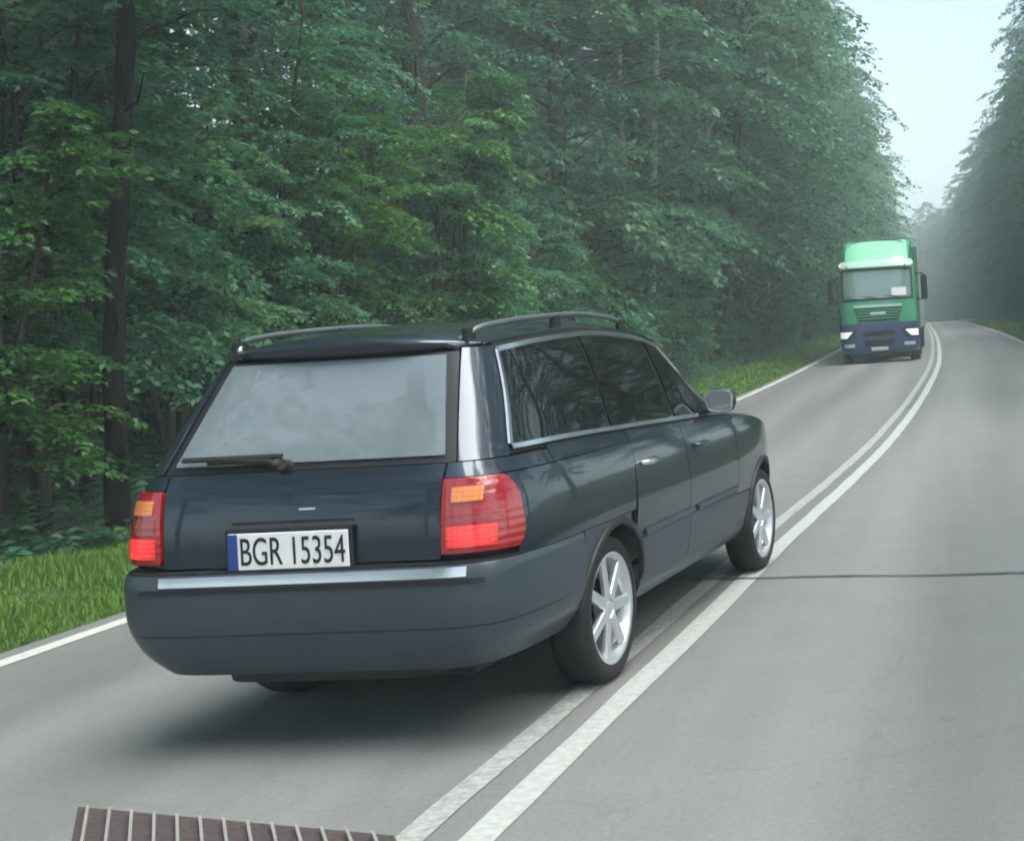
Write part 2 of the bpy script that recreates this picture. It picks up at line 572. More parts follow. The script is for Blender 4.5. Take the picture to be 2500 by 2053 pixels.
def sprays(rng, P0, az, L, e0, ntw, nlf, leaf, droop=0.55):
    """flat drooping sprays of leaves; P0 (b,3) starts, az, L, e0 per bough"""
    nb = len(P0)
    dirh = np.stack([np.cos(az), np.sin(az), 0 * az], 1)
    side = np.stack([-np.sin(az), np.cos(az), 0 * az], 1)
    t = np.linspace(0.12, 1.0, ntw)[None, :] + rng.normal(0, 0.02, (nb, ntw))
    base = P0[:, None, :] + dirh[:, None, :] * (L[:, None] * t)[..., None]
    base[..., 2] += L[:, None] * (e0[:, None] * t - droop * t * t)
    sg = np.where(np.arange(ntw) % 2 == 0, 1.0, -1.0)[None, :]
    tang = R(48) + rng.normal(0, .2, (nb, ntw))
    td = dirh[:, None, :] * np.cos(tang)[..., None] + side[:, None, :] * (sg * np.sin(tang))[..., None]
    td[..., 2] += (e0[:, None] - 2 * droop * t) * 0.6 + rng.normal(0, 0.12, (nb, ntw))
    tl = L[:, None] * (0.16 + 0.36 * (1 - t) * np.clip(t * 4, 0, 1)) * (0.7 + 0.6 * rng.random((nb, ntw)))
    q = (np.arange(nlf)[None, None, :] + 0.6 * rng.random((nb, ntw, nlf))) / nlf
    P = base[:, :, None, :] + td[:, :, None, :] * (tl[:, :, None] * q)[..., None]
    P[..., 2] -= (tl[:, :, None] * 0.35 * q * q)
    P += rng.normal(0, leaf * 0.25, P.shape)
    ls = np.where(np.arange(nlf) % 2 == 0, 1.0, -1.0)[None, None, :]
    tside = np.cross(np.broadcast_to([0, 0, 1.0], td.shape), td)
    D = td[:, :, None, :] * 0.8 + tside[:, :, None, :] * (ls * 0.75)[..., None] + rng.normal(0, .25, P.shape)
    D[..., 2] -= 0.25
    N = np.zeros(P.shape); N[..., 2] = 1
    N = N + rng.normal(0, 0.38, P.shape)
    tone = rng.normal(0.42, 0.16, P.shape[:3]) + rng.normal(0, 0.14, nb)[:, None, None]
    return [a.reshape(-1, 3) for a in (P, D, N)] + [tone.ravel()]

def join_tubes(lst):
    V, F, o = [], [], 0
    for v, f in lst:
        V.append(v)
        F += [tuple(i + o for i in ff) for ff in f]
        o += len(v)
    return np.concatenate(V), F

def make_bush(seed, H, Rr, nst, nb, leaf, lm, ntw=14, nlf=12, low=0.05, Lr=(0.8, 1.9)):
    rng = np.random.default_rng(seed)
    stems, tubes = [], []
    for i in range(nst):
        a = 2 * np.pi * (i + rng.random() * .6) / nst
        sp = Rr * (0.1 + 0.5 * rng.random())
        h = H * (0.72 + 0.28 * rng.random())
        t = np.linspace(0, 1, 9)
        p = np.stack([np.cos(a) * sp * t ** 1.3 + 0.06 * np.sin(6 * t + i), np.sin(a) * sp * t ** 1.3 + 0.06 * np.cos(5 * t + 2 * i), h * t - 0.25], 1)
        p[0, :2] += 0.12 * np.array([np.cos(a), np.sin(a)])
        stems.append(p)
        tubes.append(tube(p, np.linspace(0.045, 0.008, 9) * (0.7 + H / 9), 6))
    k = rng.integers(0, nst, nb)
    t = low + (0.99 - low) * rng.random(nb) ** 0.85
    ii = np.clip((t * 8).astype(int), 0, 7)
    fr = t * 8 - ii
    S = np.array(stems)
    P0 = S[k, ii] * (1 - fr)[:, None] + S[k, ii + 1] * fr[:, None]
    out = np.arctan2(P0[:, 1], P0[:, 0])
    az = out + rng.normal(0, 1.1, nb)
    L = (Lr[0] + (Lr[1] - Lr[0]) * rng.random(nb)) * (1.0 - 0.45 * t)
    e0 = rng.normal(0.35, 0.22, nb) + 0.35 * t
    for j in range(0, nb, 3):
        tt = np.linspace(0, 0.8, 4)
        pp = P0[j] + np.outer(tt * L[j], [np.cos(az[j]), np.sin(az[j]), 0])
        pp[:, 2] += L[j] * (e0[j] * tt - .55 * tt * tt)
        tubes.append(tube(pp, np.linspace(.012, .004, 4), 4, False))
    P, D, N, tone = sprays(rng, P0, az, L, e0, ntw, nlf, leaf)
    n = len(P)
    Ls = leaf * (0.7 + 0.6 * rng.random(n))
    me = leaf_mesh(P, D, N, Ls, Ls * 0.58, tone)
    return me, join_tubes(tubes)

def make_tall(seed, H, Rr, nb, leaf, base=0.12, ntw=15, nlf=9, trunk_r=0.22, Lr=(1.6, 3.8), lean=(0, 0), narrow=1.0, droop=.5):
    rng = np.random.default_rng(seed)
    t = np.linspace(0, 1, 40)
    tr = np.stack([lean[0] * t * H + 0.25 * np.sin(3 * t + seed), lean[1] * t * H + 0.25 * np.cos(2.6 * t + seed) - .25 * math.cos(seed), H * 0.94 * t - 0.3], 1)
    tr[:, 0] -= 0.25 * math.sin(seed)
    tr[1:, :2] += np.cumsum(rng.normal(0, .018, (39, 2)), 0)
    tubes = [tube(tr, (trunk_r * (1 - 0.9 * t) + 0.02 + 0.08 * np.exp(-t * 40)) * (1 + .07 * rng.standard_normal(40)), 10)]
    for q in range(9):      # dead twigs low on the trunk
        k_ = int(3 + rng.random() * base * 34)
        a_ = rng.random() * 6.28; l_ = .3 + .9 * rng.random()
        dv = np.array([np.cos(a_), np.sin(a_), .25 + .4 * rng.random()])
        tubes.append(tube([tr[k_], tr[k_] + dv * l_ * .5 + rng.normal(0, .03, 3), tr[k_] + dv * l_ + [0, 0, .12]], [.025, .014, .004], 5, False))
    z = base + (0.985 - base) * rng.random(nb)
    prof = np.sin(np.pi * np.clip((z - base) / (1 - base), 0, 1) ** 0.62) ** 0.6 * narrow
    az = rng.random(nb) * 2 * np.pi
    ix = z * 39
    i0 = np.clip(ix.astype(int), 0, 38)
    A = tr[i0] + (tr[i0 + 1] - tr[i0]) * (ix - i0)[:, None]
    inner = rng.random(nb) ** 0.6 * Rr * 0.55 * prof
    P0 = A + np.stack([np.cos(az) * inner, np.sin(az) * inner, 0.35 * inner], 1)
    L = (Lr[0] + (Lr[1] - Lr[0]) * rng.random(nb)) * (0.35 + 0.65 * prof)
    e0 = rng.normal(0.25, 0.25, nb)
    for j in range(0, nb, 2):
        mid = (A[j] + P0[j]) / 2 + np.array([0, 0, 0.1])
        tubes.append(tube([A[j] - [0, 0, .3], mid, P0[j], P0[j] + .5 * L[j] * np.array([np.cos(az[j]), np.sin(az[j]), .2])],
                          np.array([.07, .05, .035, .012]) * (1.2 - z[j]), 5, False))
    P, D, N, tone = sprays(rng, P0, az, L, e0, ntw, nlf, leaf, droop)
    n = len(P)
    Ls = leaf * (0.7 + 0.6 * rng.random(n))
    me = leaf_mesh(P, D, N, Ls, Ls * 0.6, tone)
    return me, join_tubes(tubes)

def make_pine(seed, H, nb, leaf, base=0.5, trunk_r=0.2):
    rng = np.random.default_rng(seed)
    return make_tall(seed, H, 3.2, nb, leaf, base, 12, 9, trunk_r, (1.0, 2.4), (rng.normal(0, .01), rng.normal(0, .01)), .8, .15)

def tree_proto(name, built, leafm, barkm):
    me, (V, F) = built
    me.materials.append(leafm)
    tm = bpy.data.meshes.new('trunk')
    tm.from_pydata([tuple(map(float, v)) for v in V], [], F)
    tm.update()
    tm.polygons.foreach_set('use_smooth', np.ones(len(tm.polygons), dtype=bool))
    tm.materials.append(barkm)
    return (name, me, tm)

def place(proto, x, y, rz, s, label, cat, group=None, sz=None, dz=0.0):
    name, me, tm = proto
    e = empty(name, (x, y, float(gz(x, y)) + dz), rz)
    e.scale = (s, s, sz or s)
    a = bpy.data.objects.new('trunk', tm); C.objects.link(a); a.parent = e
    b = bpy.data.objects.new('crown', me); C.objects.link(b); b.parent = e
    tag(e, label, cat, group)
    return e

undergrowth()
BUSH = [tree_proto('understory_tree', make_bush(11 + i, h, r, 7, nb, lf, M['leaf']), M['leaf'], M['bark'])
        for i, (h, r, nb, lf) in enumerate([(5.2, 2.2, 150, .085), (6.4, 2.4, 165, .09), (4.2, 2.0, 130, .08), (7.4, 2.6, 170, .1)])]
LOW = [tree_proto('hazel_shrub', make_bush(31 + i, h, r, 8, nb, .085, M['leaf'], 12, 11, 0.02, (.7, 1.5)), M['leaf'], M['bark'])
       for i, (h, r, nb) in enumerate([(2.4, 1.7, 95), (3.0, 1.9, 110)])]
BUSHH = [tree_proto('understory_tree', make_bush(21 + i, h, r, 6, nb, .09, M['leaf'], 14, 12, .33), M['leaf'], M['bark'])
         for i, (h, r, nb) in enumerate([(5.8, 2.3, 140), (6.8, 2.5, 150)])]
BUSHF = []
for _p in BUSH[:3]:
    _m = _p[1].copy()
    _m.materials.clear()
    _m.materials.append(M['leaf_fresh'])
    BUSHF.append((_p[0], _m, _p[2]))
FRESH = [tree_proto('young_maple', make_bush(41, 5.6, 1.9, 4, 105, .1, M['leaf_fresh'], 12, 11, .2, (.8, 1.6)), M['leaf_fresh'], M['bark'])]
TALL = [tree_proto('broadleaf_tree', make_tall(51 + i, h, r, nb, lf, b), M['leaf_dark'], M['bark'])
        for i, (h, r, nb, lf, b) in enumerate([(23, 4.0, 230, .21, .10), (21, 3.6, 210, .2, .16), (25, 4.2, 240, .22, .07)])]
TALLN = [tree_proto('broadleaf_tree', make_tall(61 + i, h, r, 240, .12, b, 16, 14), M['leaf_dark'], M['bark']) for i, (h, r, b) in enumerate([(22, 3.6, .16), (24, 3.8, .2)])]
PINE = [tree_proto('pine_tree', make_pine(71 + i, h, 130, .2, b), M['needle'], M['bark_pine']) for i, (h, b) in enumerate([(23, .5), (25, .58)])]

G_U = 'leafy understory trees lining the oncoming lane'
G_H = 'low hazel shrubs at the edge of the wood'
G_T = 'tall broadleaf trees of the roadside wood'
G_P = 'pines standing deeper in the wood'
prng = random.Random(5)
NT = 0
def lx(y, off):
    return float(centre(y)) - HL + off
def rx(y, off):
    return float(centre(y)) + HR + off
# the wood beside the oncoming lane: first rank of understory trees
y = 6.0
i = 0
while y < 118:
    off = -4.1 - prng.random() * 0.9 - (0.6 if i % 2 else 0)
    fr = prng.random() < 0.16 and y > 20
    place(BUSHF[prng.randrange(3)] if fr else (BUSHH[prng.randrange(2)] if y < 24 else BUSH[prng.randrange(4)]), lx(y, off), y, prng.random() * 6.3, 0.85 + 0.3 * prng.random(),
          'light green understory tree brighter than its neighbours beside the oncoming lane' if fr else
          'leafy understory tree with layered drooping boughs beside the oncoming lane', 'tree', G_U)
    if y > 20 and (i % 2 == 0 or y < 40):
        place(LOW[prng.randrange(2)], lx(y + .7, -3.3 - prng.random() * .5), y + .7, prng.random() * 6.3, 0.6 + 0.3 * prng.random(),
              'low leafy hazel shrub at the foot of the roadside wood', 'shrub', G_H)
    y += (1.7 + prng.random() * 0.6) if y < 45 else (3.0 + prng.random())
    i += 1
# second rank, deeper
for i in range(26):
    y = 8 + i * 2.6 + prng.random()
    place(BUSH[prng.randrange(4)], lx(y, -8 - prng.random() * 3.5), y, prng.random() * 6.3, 1.0 + 0.35 * prng.random(),
          'leafy understory tree half hidden inside the wood', 'tree', 'understory trees inside the wood')
# tall broadleaf trees along both sides
y = -22.0
while y < 320:
    off = -6.4 - prng.random() * 1.2 if y < 30 else (-4.6 - prng.random() * 1.0 if y < 46 else -3.3 - prng.random() * 0.9)
    s = 0.92 + 0.2 * prng.random()
    place(TALLN[prng.randrange(2)] if y < 34 else TALL[prng.randrange(3)], lx(y, off), y, prng.random() * 6.3, s * (1.22 if y > 45 else 1), 'tall broadleaf tree leaning over the oncoming lane verge', 'tree', G_T, sz=s)
    y += (5.4 + prng.random() * 2.2) * (1.35 if y > 170 or y < 0 else 1)
y = -20.0
while y < 320:
    off = 5.4 + prng.random() * 1.6
    s = 0.88 + 0.2 * prng.random()
    place(TALLN[prng.randrange(2)] if y < 34 else TALL[prng.randrange(3)], rx(y, off), y, prng.random() * 6.3, s, 'tall broadleaf tree on the verge across from the truck', 'tree', 'tall trees opposite the oncoming lane')
    y += (5.2 + prng.random() * 2.2) * (1.35 if y > 170 or y < 20 else 1)
y = 34.0
while y < 270:
    fr = prng.random() < 0.35
    place(BUSHF[prng.randrange(3)] if fr else BUSH[prng.randrange(4)], rx(y, 3.4 + prng.random() * .9), y, prng.random() * 6.3, 0.8 + .35 * prng.random(),
          'light green understory tree on the verge across from the truck' if fr else 'leafy understory tree on the verge across from the truck', 'tree', 'understory trees opposite the oncoming lane')
    y += (3.2 + prng.random() * 1.2) * (1 if y < 110 else 1.7)
# deeper wood
for i in range(14):
    y = 60 + i * 5.2 + prng.random() * 3
    place(TALL[prng.randrange(3)], lx(y, -13 - prng.random() * 14), y, prng.random() * 6.3, 0.9 + .2 * prng.random(),
          'tall broadleaf tree deep inside the wood', 'tree', 'tall trees deep in the wood')
for i in range(24):
    y = 14 + i * 4.4 + prng.random() * 3
    place(PINE[prng.randrange(2)], lx(y, -8.5 - prng.random() * 20), y, prng.random() * 6.3, 0.85 + .25 * prng.random(),
          'straight pine trunk rising inside the wood', 'tree', G_P)
# trees that stand out
BLACK = tree_proto('leaning_tree', make_tall(91, 15, 3.0, 110, .13, .42, 14, 9, .085, (1.2, 2.4), (0.085, 0.0)), M['leaf'], M['bark_black'])
place(BLACK, -8.0, 12.9, 0.0, 1.0, 'black leaning tree trunk rising from the grass behind the wagon', 'tree')
place(FRESH[0], -8.5, 12.0, 1.0, 0.78, 'fresh light green young maple next to the black leaning trunk', 'tree')
FK = tree_proto('forked_tree', make_tall(95, 20, 3.2, 90, .18, .45, 14, 9, .17, (1.2, 2.6), (0.14, 0.02)), M['leaf_dark'], M['bark_black'])
place(FK, -8.0, 45, 0.3, 1.0, 'dark slanting tree with a sparse high crown above the verge', 'tree')
place(FRESH[0], -9.4, 24.5, 2.0, 1.3, 'yellow-green young maple crown showing above the understory', 'tree')
for dx in (0.0, 0.75):
    PL = tree_proto('pale_tree', make_tall(97 + int(dx * 10), 21, 2.6, 70, .18, .55, 14, 9, .085, (1.0, 2.2), (0.055, 0.0)), M['leaf'], M['bark_pale'])
    place(PL, -9.1 + dx * .75, 38.5, 0, 1.0, 'slim pale-barked tree of a close pair at the wood edge', 'tree', 'pair of pale-barked trees')

# ------------------------------------------------------------------ the station wagon
M['car_paint'] = mat('dark_teal_car_paint', (0.022, 0.035, 0.052), 0.33, 0.6, 0.5, coat=1.0, var=0.12, scale=1.2)
M['cladding'] = mat('grey_lower_cladding', (0.032, 0.046, 0.062), 0.45, 0.0, 0.5, coat=0.25, var=0.15, scale=3)
M['rubber'] = mat('black_rubber', (0.012, 0.012, 0.012), 0.7, var=0.2, scale=20)
M['black'] = mat('black_plastic', (0.010, 0.011, 0.012), 0.55, var=0.2, scale=20)
M['chrome'] = mat('satin_chrome', (0.72, 0.74, 0.74), 0.2, 1.0, var=0.06, scale=6)
M['rail'] = mat('dull_silver_rail', (0.25, 0.275, 0.27), 0.4, 0.9, var=0.12, scale=8)
M['alloy'] = mat('silver_alloy', (0.66, 0.69, 0.71), 0.32, 0.7, var=0.1, scale=12)
M['lens_red'] = mat('red_lens', (0.30, 0.010, 0.016), 0.12, 0.0, 0.6, coat=1.0, var=0.1, scale=30)
M['lens_bright'] = mat('lit_red_lens', (0.55, 0.018, 0.018), 0.12, 0.0, 0.6, coat=1.0, emit=0.2)
M['lens_amber'] = mat('amber_lens', (0.72, 0.22, 0.05), 0.12, 0.0, 0.6, coat=1.0, var=0.1, scale=30)
M['plate'] = mat('white_plate', (0.78, 0.80, 0.78), 0.35, var=0.05, scale=20)
M['plate_blue'] = mat('blue_plate_band', (0.02, 0.06, 0.25), 0.35)
M['ink'] = mat('black_plate_ink', (0.012, 0.012, 0.012), 0.4)

def rib(m, scale, strength=0.5):
    t = m.node_tree
    b = t.nodes['Principled BSDF']
    tc = t.nodes.new('ShaderNodeTexCoord')
    w = t.nodes.new('ShaderNodeTexWave'); w.bands_direction = 'Z'; w.inputs['Scale'].default_value = scale
    w2 = t.nodes.new('ShaderNodeTexWave'); w2.bands_direction = 'X'; w2.inputs['Scale'].default_value = scale
    t.links.new(tc.outputs['Object'], w.inputs['Vector']); t.links.new(tc.outputs['Object'], w2.inputs['Vector'])
    a = t.nodes.new('ShaderNodeMath'); a.operation = 'ADD'
    t.links.new(w.outputs['Fac'], a.inputs[0]); t.links.new(w2.outputs['Fac'], a.inputs[1])
    bp = t.nodes.new('ShaderNodeBump'); bp.inputs['Strength'].default_value = strength; bp.inputs['Distance'].default_value = 0.004
    t.links.new(a.outputs[0], bp.inputs['Height']); t.links.new(bp.outputs['Normal'], b.inputs['Normal'])
    if b.inputs['Emission Strength'].default_value > 0:      # brightest round the bulb
        es = b.inputs['Emission Strength'].default_value
        av = t.nodes.new('ShaderNodeVectorMath'); av.operation = 'ABSOLUTE'
        t.links.new(tc.outputs['Object'], av.inputs[0])
        sv = t.nodes.new('ShaderNodeVectorMath'); sv.operation = 'DISTANCE'
        sv.inputs[1].default_value = (.74, .08, .90)
        t.links.new(av.outputs[0], sv.inputs[0])
        mr = t.nodes.new('ShaderNodeMapRange'); mr.interpolation_type = 'SMOOTHSTEP'
        mr.inputs[1].default_value = 0.01; mr.inputs[2].default_value = 0.12
        mr.inputs[3].default_value = es * 2.2; mr.inputs[4].default_value = es * 0.35
        t.links.new(sv.outputs['Value'], mr.inputs[0]); t.links.new(mr.outputs[0], b.inputs['Emission Strength'])
rib(M['lens_red'], 9, .25); rib(M['lens_bright'], 16, .3); rib(M['lens_amber'], 16, .3)

def glass_mat(name, col, pale_tone, ior=1.9):
    m = bpy.data.materials.new(name)
    t, b = nodes(m)
    b.inputs['Base Color'].default_value = (*col, 1)
    b.inputs['Roughness'].default_value = 0.03
    b.inputs['IOR'].default_value = ior
    tc = t.nodes.new('ShaderNodeTexCoord')
    n = t.nodes.new('ShaderNodeTexNoise')
    n.inputs['Scale'].default_value = 2.5
    n.inputs['Detail'].default_value = 6
    t.links.new(tc.outputs['Object'], n.inputs['Vector'])
    mx = t.nodes.new('ShaderNodeMix'); mx.data_type = 'RGBA'
    mx.inputs[6].default_value = (*col, 1)
    mx.inputs[7].default_value = (*pale_tone, 1)
    t.links.new(n.outputs['Fac'], mx.inputs[0])
    t.links.new(mx.outputs[2], b.inputs['Base Color'])
    return m
M['glass_rear'] = glass_mat('dusty_sky_toned_glass', (0.10, 0.13, 0.145), (0.20, 0.24, 0.255), 2.1)  # reflected sky painted into the base colour, along with some dust
M['glass_side'] = glass_mat('dark_side_glass', (0.006, 0.008, 0.008), (0.014, 0.017, 0.016), 1.5)

class Shape:
    """half-width and end planes as functions of height; plan view is a superellipse"""
    def __init__(s, Wt, Xr, Xf, xm, nr, nf):
        s.W, s.Xr, s.Xf, s.xm, s.nr, s.nf = hermite(Wt), hermite(Xr), hermite(Xf), xm, nr, nf
    def Y(s, x, z):
        x = np.asarray(x, float); z = np.asarray(z, float)
        rear = x < s.xm
        L = np.where(rear, s.xm - s.Xr(z), s.Xf(z) - s.xm)
        n = np.where(rear, s.nr, s.nf)
        q = np.clip(np.abs(x - s.xm) / L, 0, 0.99999)
        return s.W(z) * (1 - q ** n) ** (1 / n)
    def contour(s, z, end):
        """dense polyline from the middle of the rear (or front) end to the car's waist"""
        th = np.linspace(0, np.pi / 2, 500)
        n = s.nr if end == 'rear' else s.nf
        w = float(s.W(z))
        if end == 'rear':
            x = s.xm - (s.xm - float(s.Xr(z))) * np.cos(th) ** (2 / n)
        else:
            x = s.xm + (float(s.Xf(z)) - s.xm) * np.cos(th) ** (2 / n)
        y = w * np.sin(th) ** (2 / n)
        a = np.concatenate([[0], np.cumsum(np.hypot(np.diff(x), np.diff(y)))])
        return x, y, a
    def at(s, c, lim):
        x, y, a = c
        if lim[0] == 'y':
            return math.copysign(float(np.interp(abs(lim[1]), y, a)), lim[1])
        xs_ = np.abs(x - x[0])
        return float(np.interp(abs(lim[1] - x[0]), xs_, a)) * (lim[2] if len(lim) > 2 else 1)

def ev(f, *a):
    return f(*a) if callable(f) else f

def end_patch(sh, end, l0, l1, z0, z1, nu, nv, off=0.0):
    """patch on the rear/front end, wrapping round the corners. l0,l1 = ('y',v) or ('x',v,side), may depend on z"""
    G = np.zeros((nv, nu, 3))
    for j in range(nv):
        zq = z0 + (z1 - z0) * j / (nv - 1)
        c = sh.contour(zq, end)
        a0, a1 = sh.at(c, ev(l0, zq)), sh.at(c, ev(l1, zq))
        for i in range(nu):
            a = a0 + (a1 - a0) * i / (nu - 1)
            G[j, i] = (math.copysign(1, a) * np.interp(abs(a), c[2], c[1]), np.interp(abs(a), c[2], c[0]), zq)
    return offset(G, off, sh) if off else G

def normals(G):
    du = np.gradient(G, axis=1); dv = np.gradient(G, axis=0)
    n = np.cross(du, dv)
    return n / (np.linalg.norm(n, axis=-1, keepdims=True) + 1e-9)

def outward(G, centre_pt):
    n = normals(G)
    s = np.sign(np.sum(n * (G - np.array(centre_pt)), axis=-1).mean())
    return n * s, s

CC = (0, 2.4, 0.9)
def offset(G, d, sh=None):
    n, _ = outward(G, (0, sh.xm if sh else 2.4, 0.9))
    return G + n * d

def side_patch(sh, x0, x1, z0, z1, nu, nv, side=1, off=0.0):
    """x0,x1 may depend on row fraction q; z0,z1 may depend on x"""
    G = np.zeros((nv, nu, 3))
    for j in range(nv):
        q = j / (nv - 1)
        xa, xb = ev(x0, q), ev(x1, q)
        x = np.linspace(xa, xb, nu)
        za = np.array([ev(z0, v) for v in x]); zb = np.array([ev(z1, v) for v in x])
        z = za + (zb - za) * q
        G[j] = np.stack([sh.Y(x, z) * side, x, z], 1)
    return offset(G, off, sh) if off else G

def panel(name, G, m, parent, skirt=0.018, arches=(), ar=0.4, centre_pt=CC):
    nv, nu = G.shape[:2]
    G = G.copy()
    n, s = outward(G, centre_pt)
    inside = np.zeros((nv, nu), bool)
    for (ax, az) in arches:
        dx, dz = G[..., 1] - ax, G[..., 2] - az
        dd = np.hypot(dx, dz)
        ins = dd < ar
        k = ar / np.maximum(dd, 1e-4)
        inside |= ins
        for a in zip(*np.nonzero(ins)):
            G[a][1] = ax + dx[a] * k[a]
            G[a][2] = az + dz[a] * k[a]
    V = [tuple(v) for v in G.reshape(-1, 3)]
    F = []
    for j in range(nv - 1):
        for i in range(nu - 1):
            if inside[j, i] and inside[j, i + 1] and inside[j + 1, i] and inside[j + 1, i + 1]:
                continue
            f = (j * nu + i, j * nu + i + 1, (j + 1) * nu + i + 1, (j + 1) * nu + i)
            F.append(f if s > 0 else f[::-1])
    # turned-in edges
    cnt = {}
    for f in F:
        for a, b in zip(f, f[1:] + f[:1]):
            cnt[(a, b)] = cnt.get((a, b), 0) + 1
    bd = [(a, b) for (a, b) in cnt if (b, a) not in cnt]
    nn = n.reshape(-1, 3)
    mp = {}
    for a, b in bd:
        for v in (a, b):
            if v not in mp:
                mp[v] = len(V)
                V.append(tuple(np.array(V[v]) - nn[v] * skirt))
    F2 = [(b, a, mp[a], mp[b]) for a, b in bd]
    me = bpy.data.meshes.new(name)
    me.from_pydata([tuple(map(float, v)) for v in V], [], F + F2)
    me.update()
    sm = np.zeros(len(F) + len(F2), dtype=bool)
    sm[:len(F)] = True
    o = link(name, me, m, parent)
    me.polygons.foreach_set('use_smooth', np.ones(len(sm), dtype=bool))
    # keep a crisp fold between the face and its turned-in edge
    eds = {tuple(sorted(e)) for e in bd}
    sh_ = np.array([tuple(sorted(e.vertices)) in eds for e in me.edges], dtype=bool)
    if 'sharp_edge' not in me.attributes:
        me.attributes.new('sharp_edge', 'BOOLEAN', 'EDGE')
    me.attributes['sharp_edge'].data.foreach_set('value', sh_)
    return o

def sweep(name, P, w, h, m, parent, up=None):
    """strip of rectangular section along polyline P"""
    P = np.asarray(P, float)
    T = np.gradient(P, axis=0); T /= np.linalg.norm(T, axis=1, keepdims=True) + 1e-9
    U = np.asarray(up, float)
    if U.ndim == 1: U = np.broadcast_to(U, P.shape)
    S = np.cross(T, U); S /= np.linalg.norm(S, axis=1, keepdims=True) + 1e-9
    V, F = [], []
    for i in range(len(P)):
        for a, b in ((-.5, 0), (-.38, 1), (.38, 1), (.5, 0)):
            V.append(P[i] + S[i] * a * w + U[i] * (b * h))
    for i in range(len(P) - 1):
        for j in range(4):
            k = (j + 1) % 4
            F.append((i * 4 + j, i * 4 + k, i * 4 + 4 + k, i * 4 + 4 + j))
    F += [(3, 2, 1, 0), tuple(len(V) - 4 + q for q in range(4))]
    bm = bmesh.new()
    vv = [bm.verts.new(v) for v in V]
    for f in F: bm.faces.new([vv[q] for q in f])
    return bm_obj(name, bm, m, parent, False)

# heights are those of the raised wagon in the photograph
WT = [(.28, .80), (.36, .862), (.46, .893), (.62, .918), (.82, .934), (1.0, .922), (1.12, .895), (1.2, .862), (1.24, .845),
      (1.45, .772), (1.62, .70), (1.70, .66), (1.80, .60)]
BUMP = Shape([(.29, .74), (.36, .815), (.48, .90), (.62, .932), (.76, .932), (.82, .915)],
             [(.29, .22), (.36, .115), (.48, .038), (.60, .005), (.72, .0), (.79, .012), (.82, .05)],
             [(.28, 4.62), (.4, 4.83), (.62, 4.88), (.8, 4.86), (.95, 4.78)], 2.4, 10, 4.5)
BODY = Shape(WT, [(.28, .14), (.6, .06), (.80, .055), (.95, .062), (1.1, .085), (1.2, .13), (1.24, .155), (1.68, .44), (1.80, .52)],
             [(.28, 4.62), (.4, 4.83), (.62, 4.88), (.8, 4.86), (1.19, 4.80), (1.215, 3.46), (1.68, 2.70), (1.8, 2.5)], 2.4, 9.5, 5.0)
belt = hermite([(0, 1.225), (.6, 1.225), (1.5, 1.205), (2.5, 1.175), (3.4, 1.145)])
ztop = hermite([(0, 1.21), (.6, 1.21), (1.5, 1.19), (2.5, 1.16), (3.35, 1.13), (3.8, 1.09), (4.3, 1.0), (4.62, .90), (4.8, .80)])
rooft = hermite([(.3, 1.66), (.5, 1.685), (1.0, 1.725), (1.7, 1.745), (2.2, 1.715), (2.5, 1.665), (2.75, 1.60)])
wtop = lambda x: float(rooft(x)) - 0.045
ARCH = [(1.21, .36), (4.06, .36)]
AR = .405

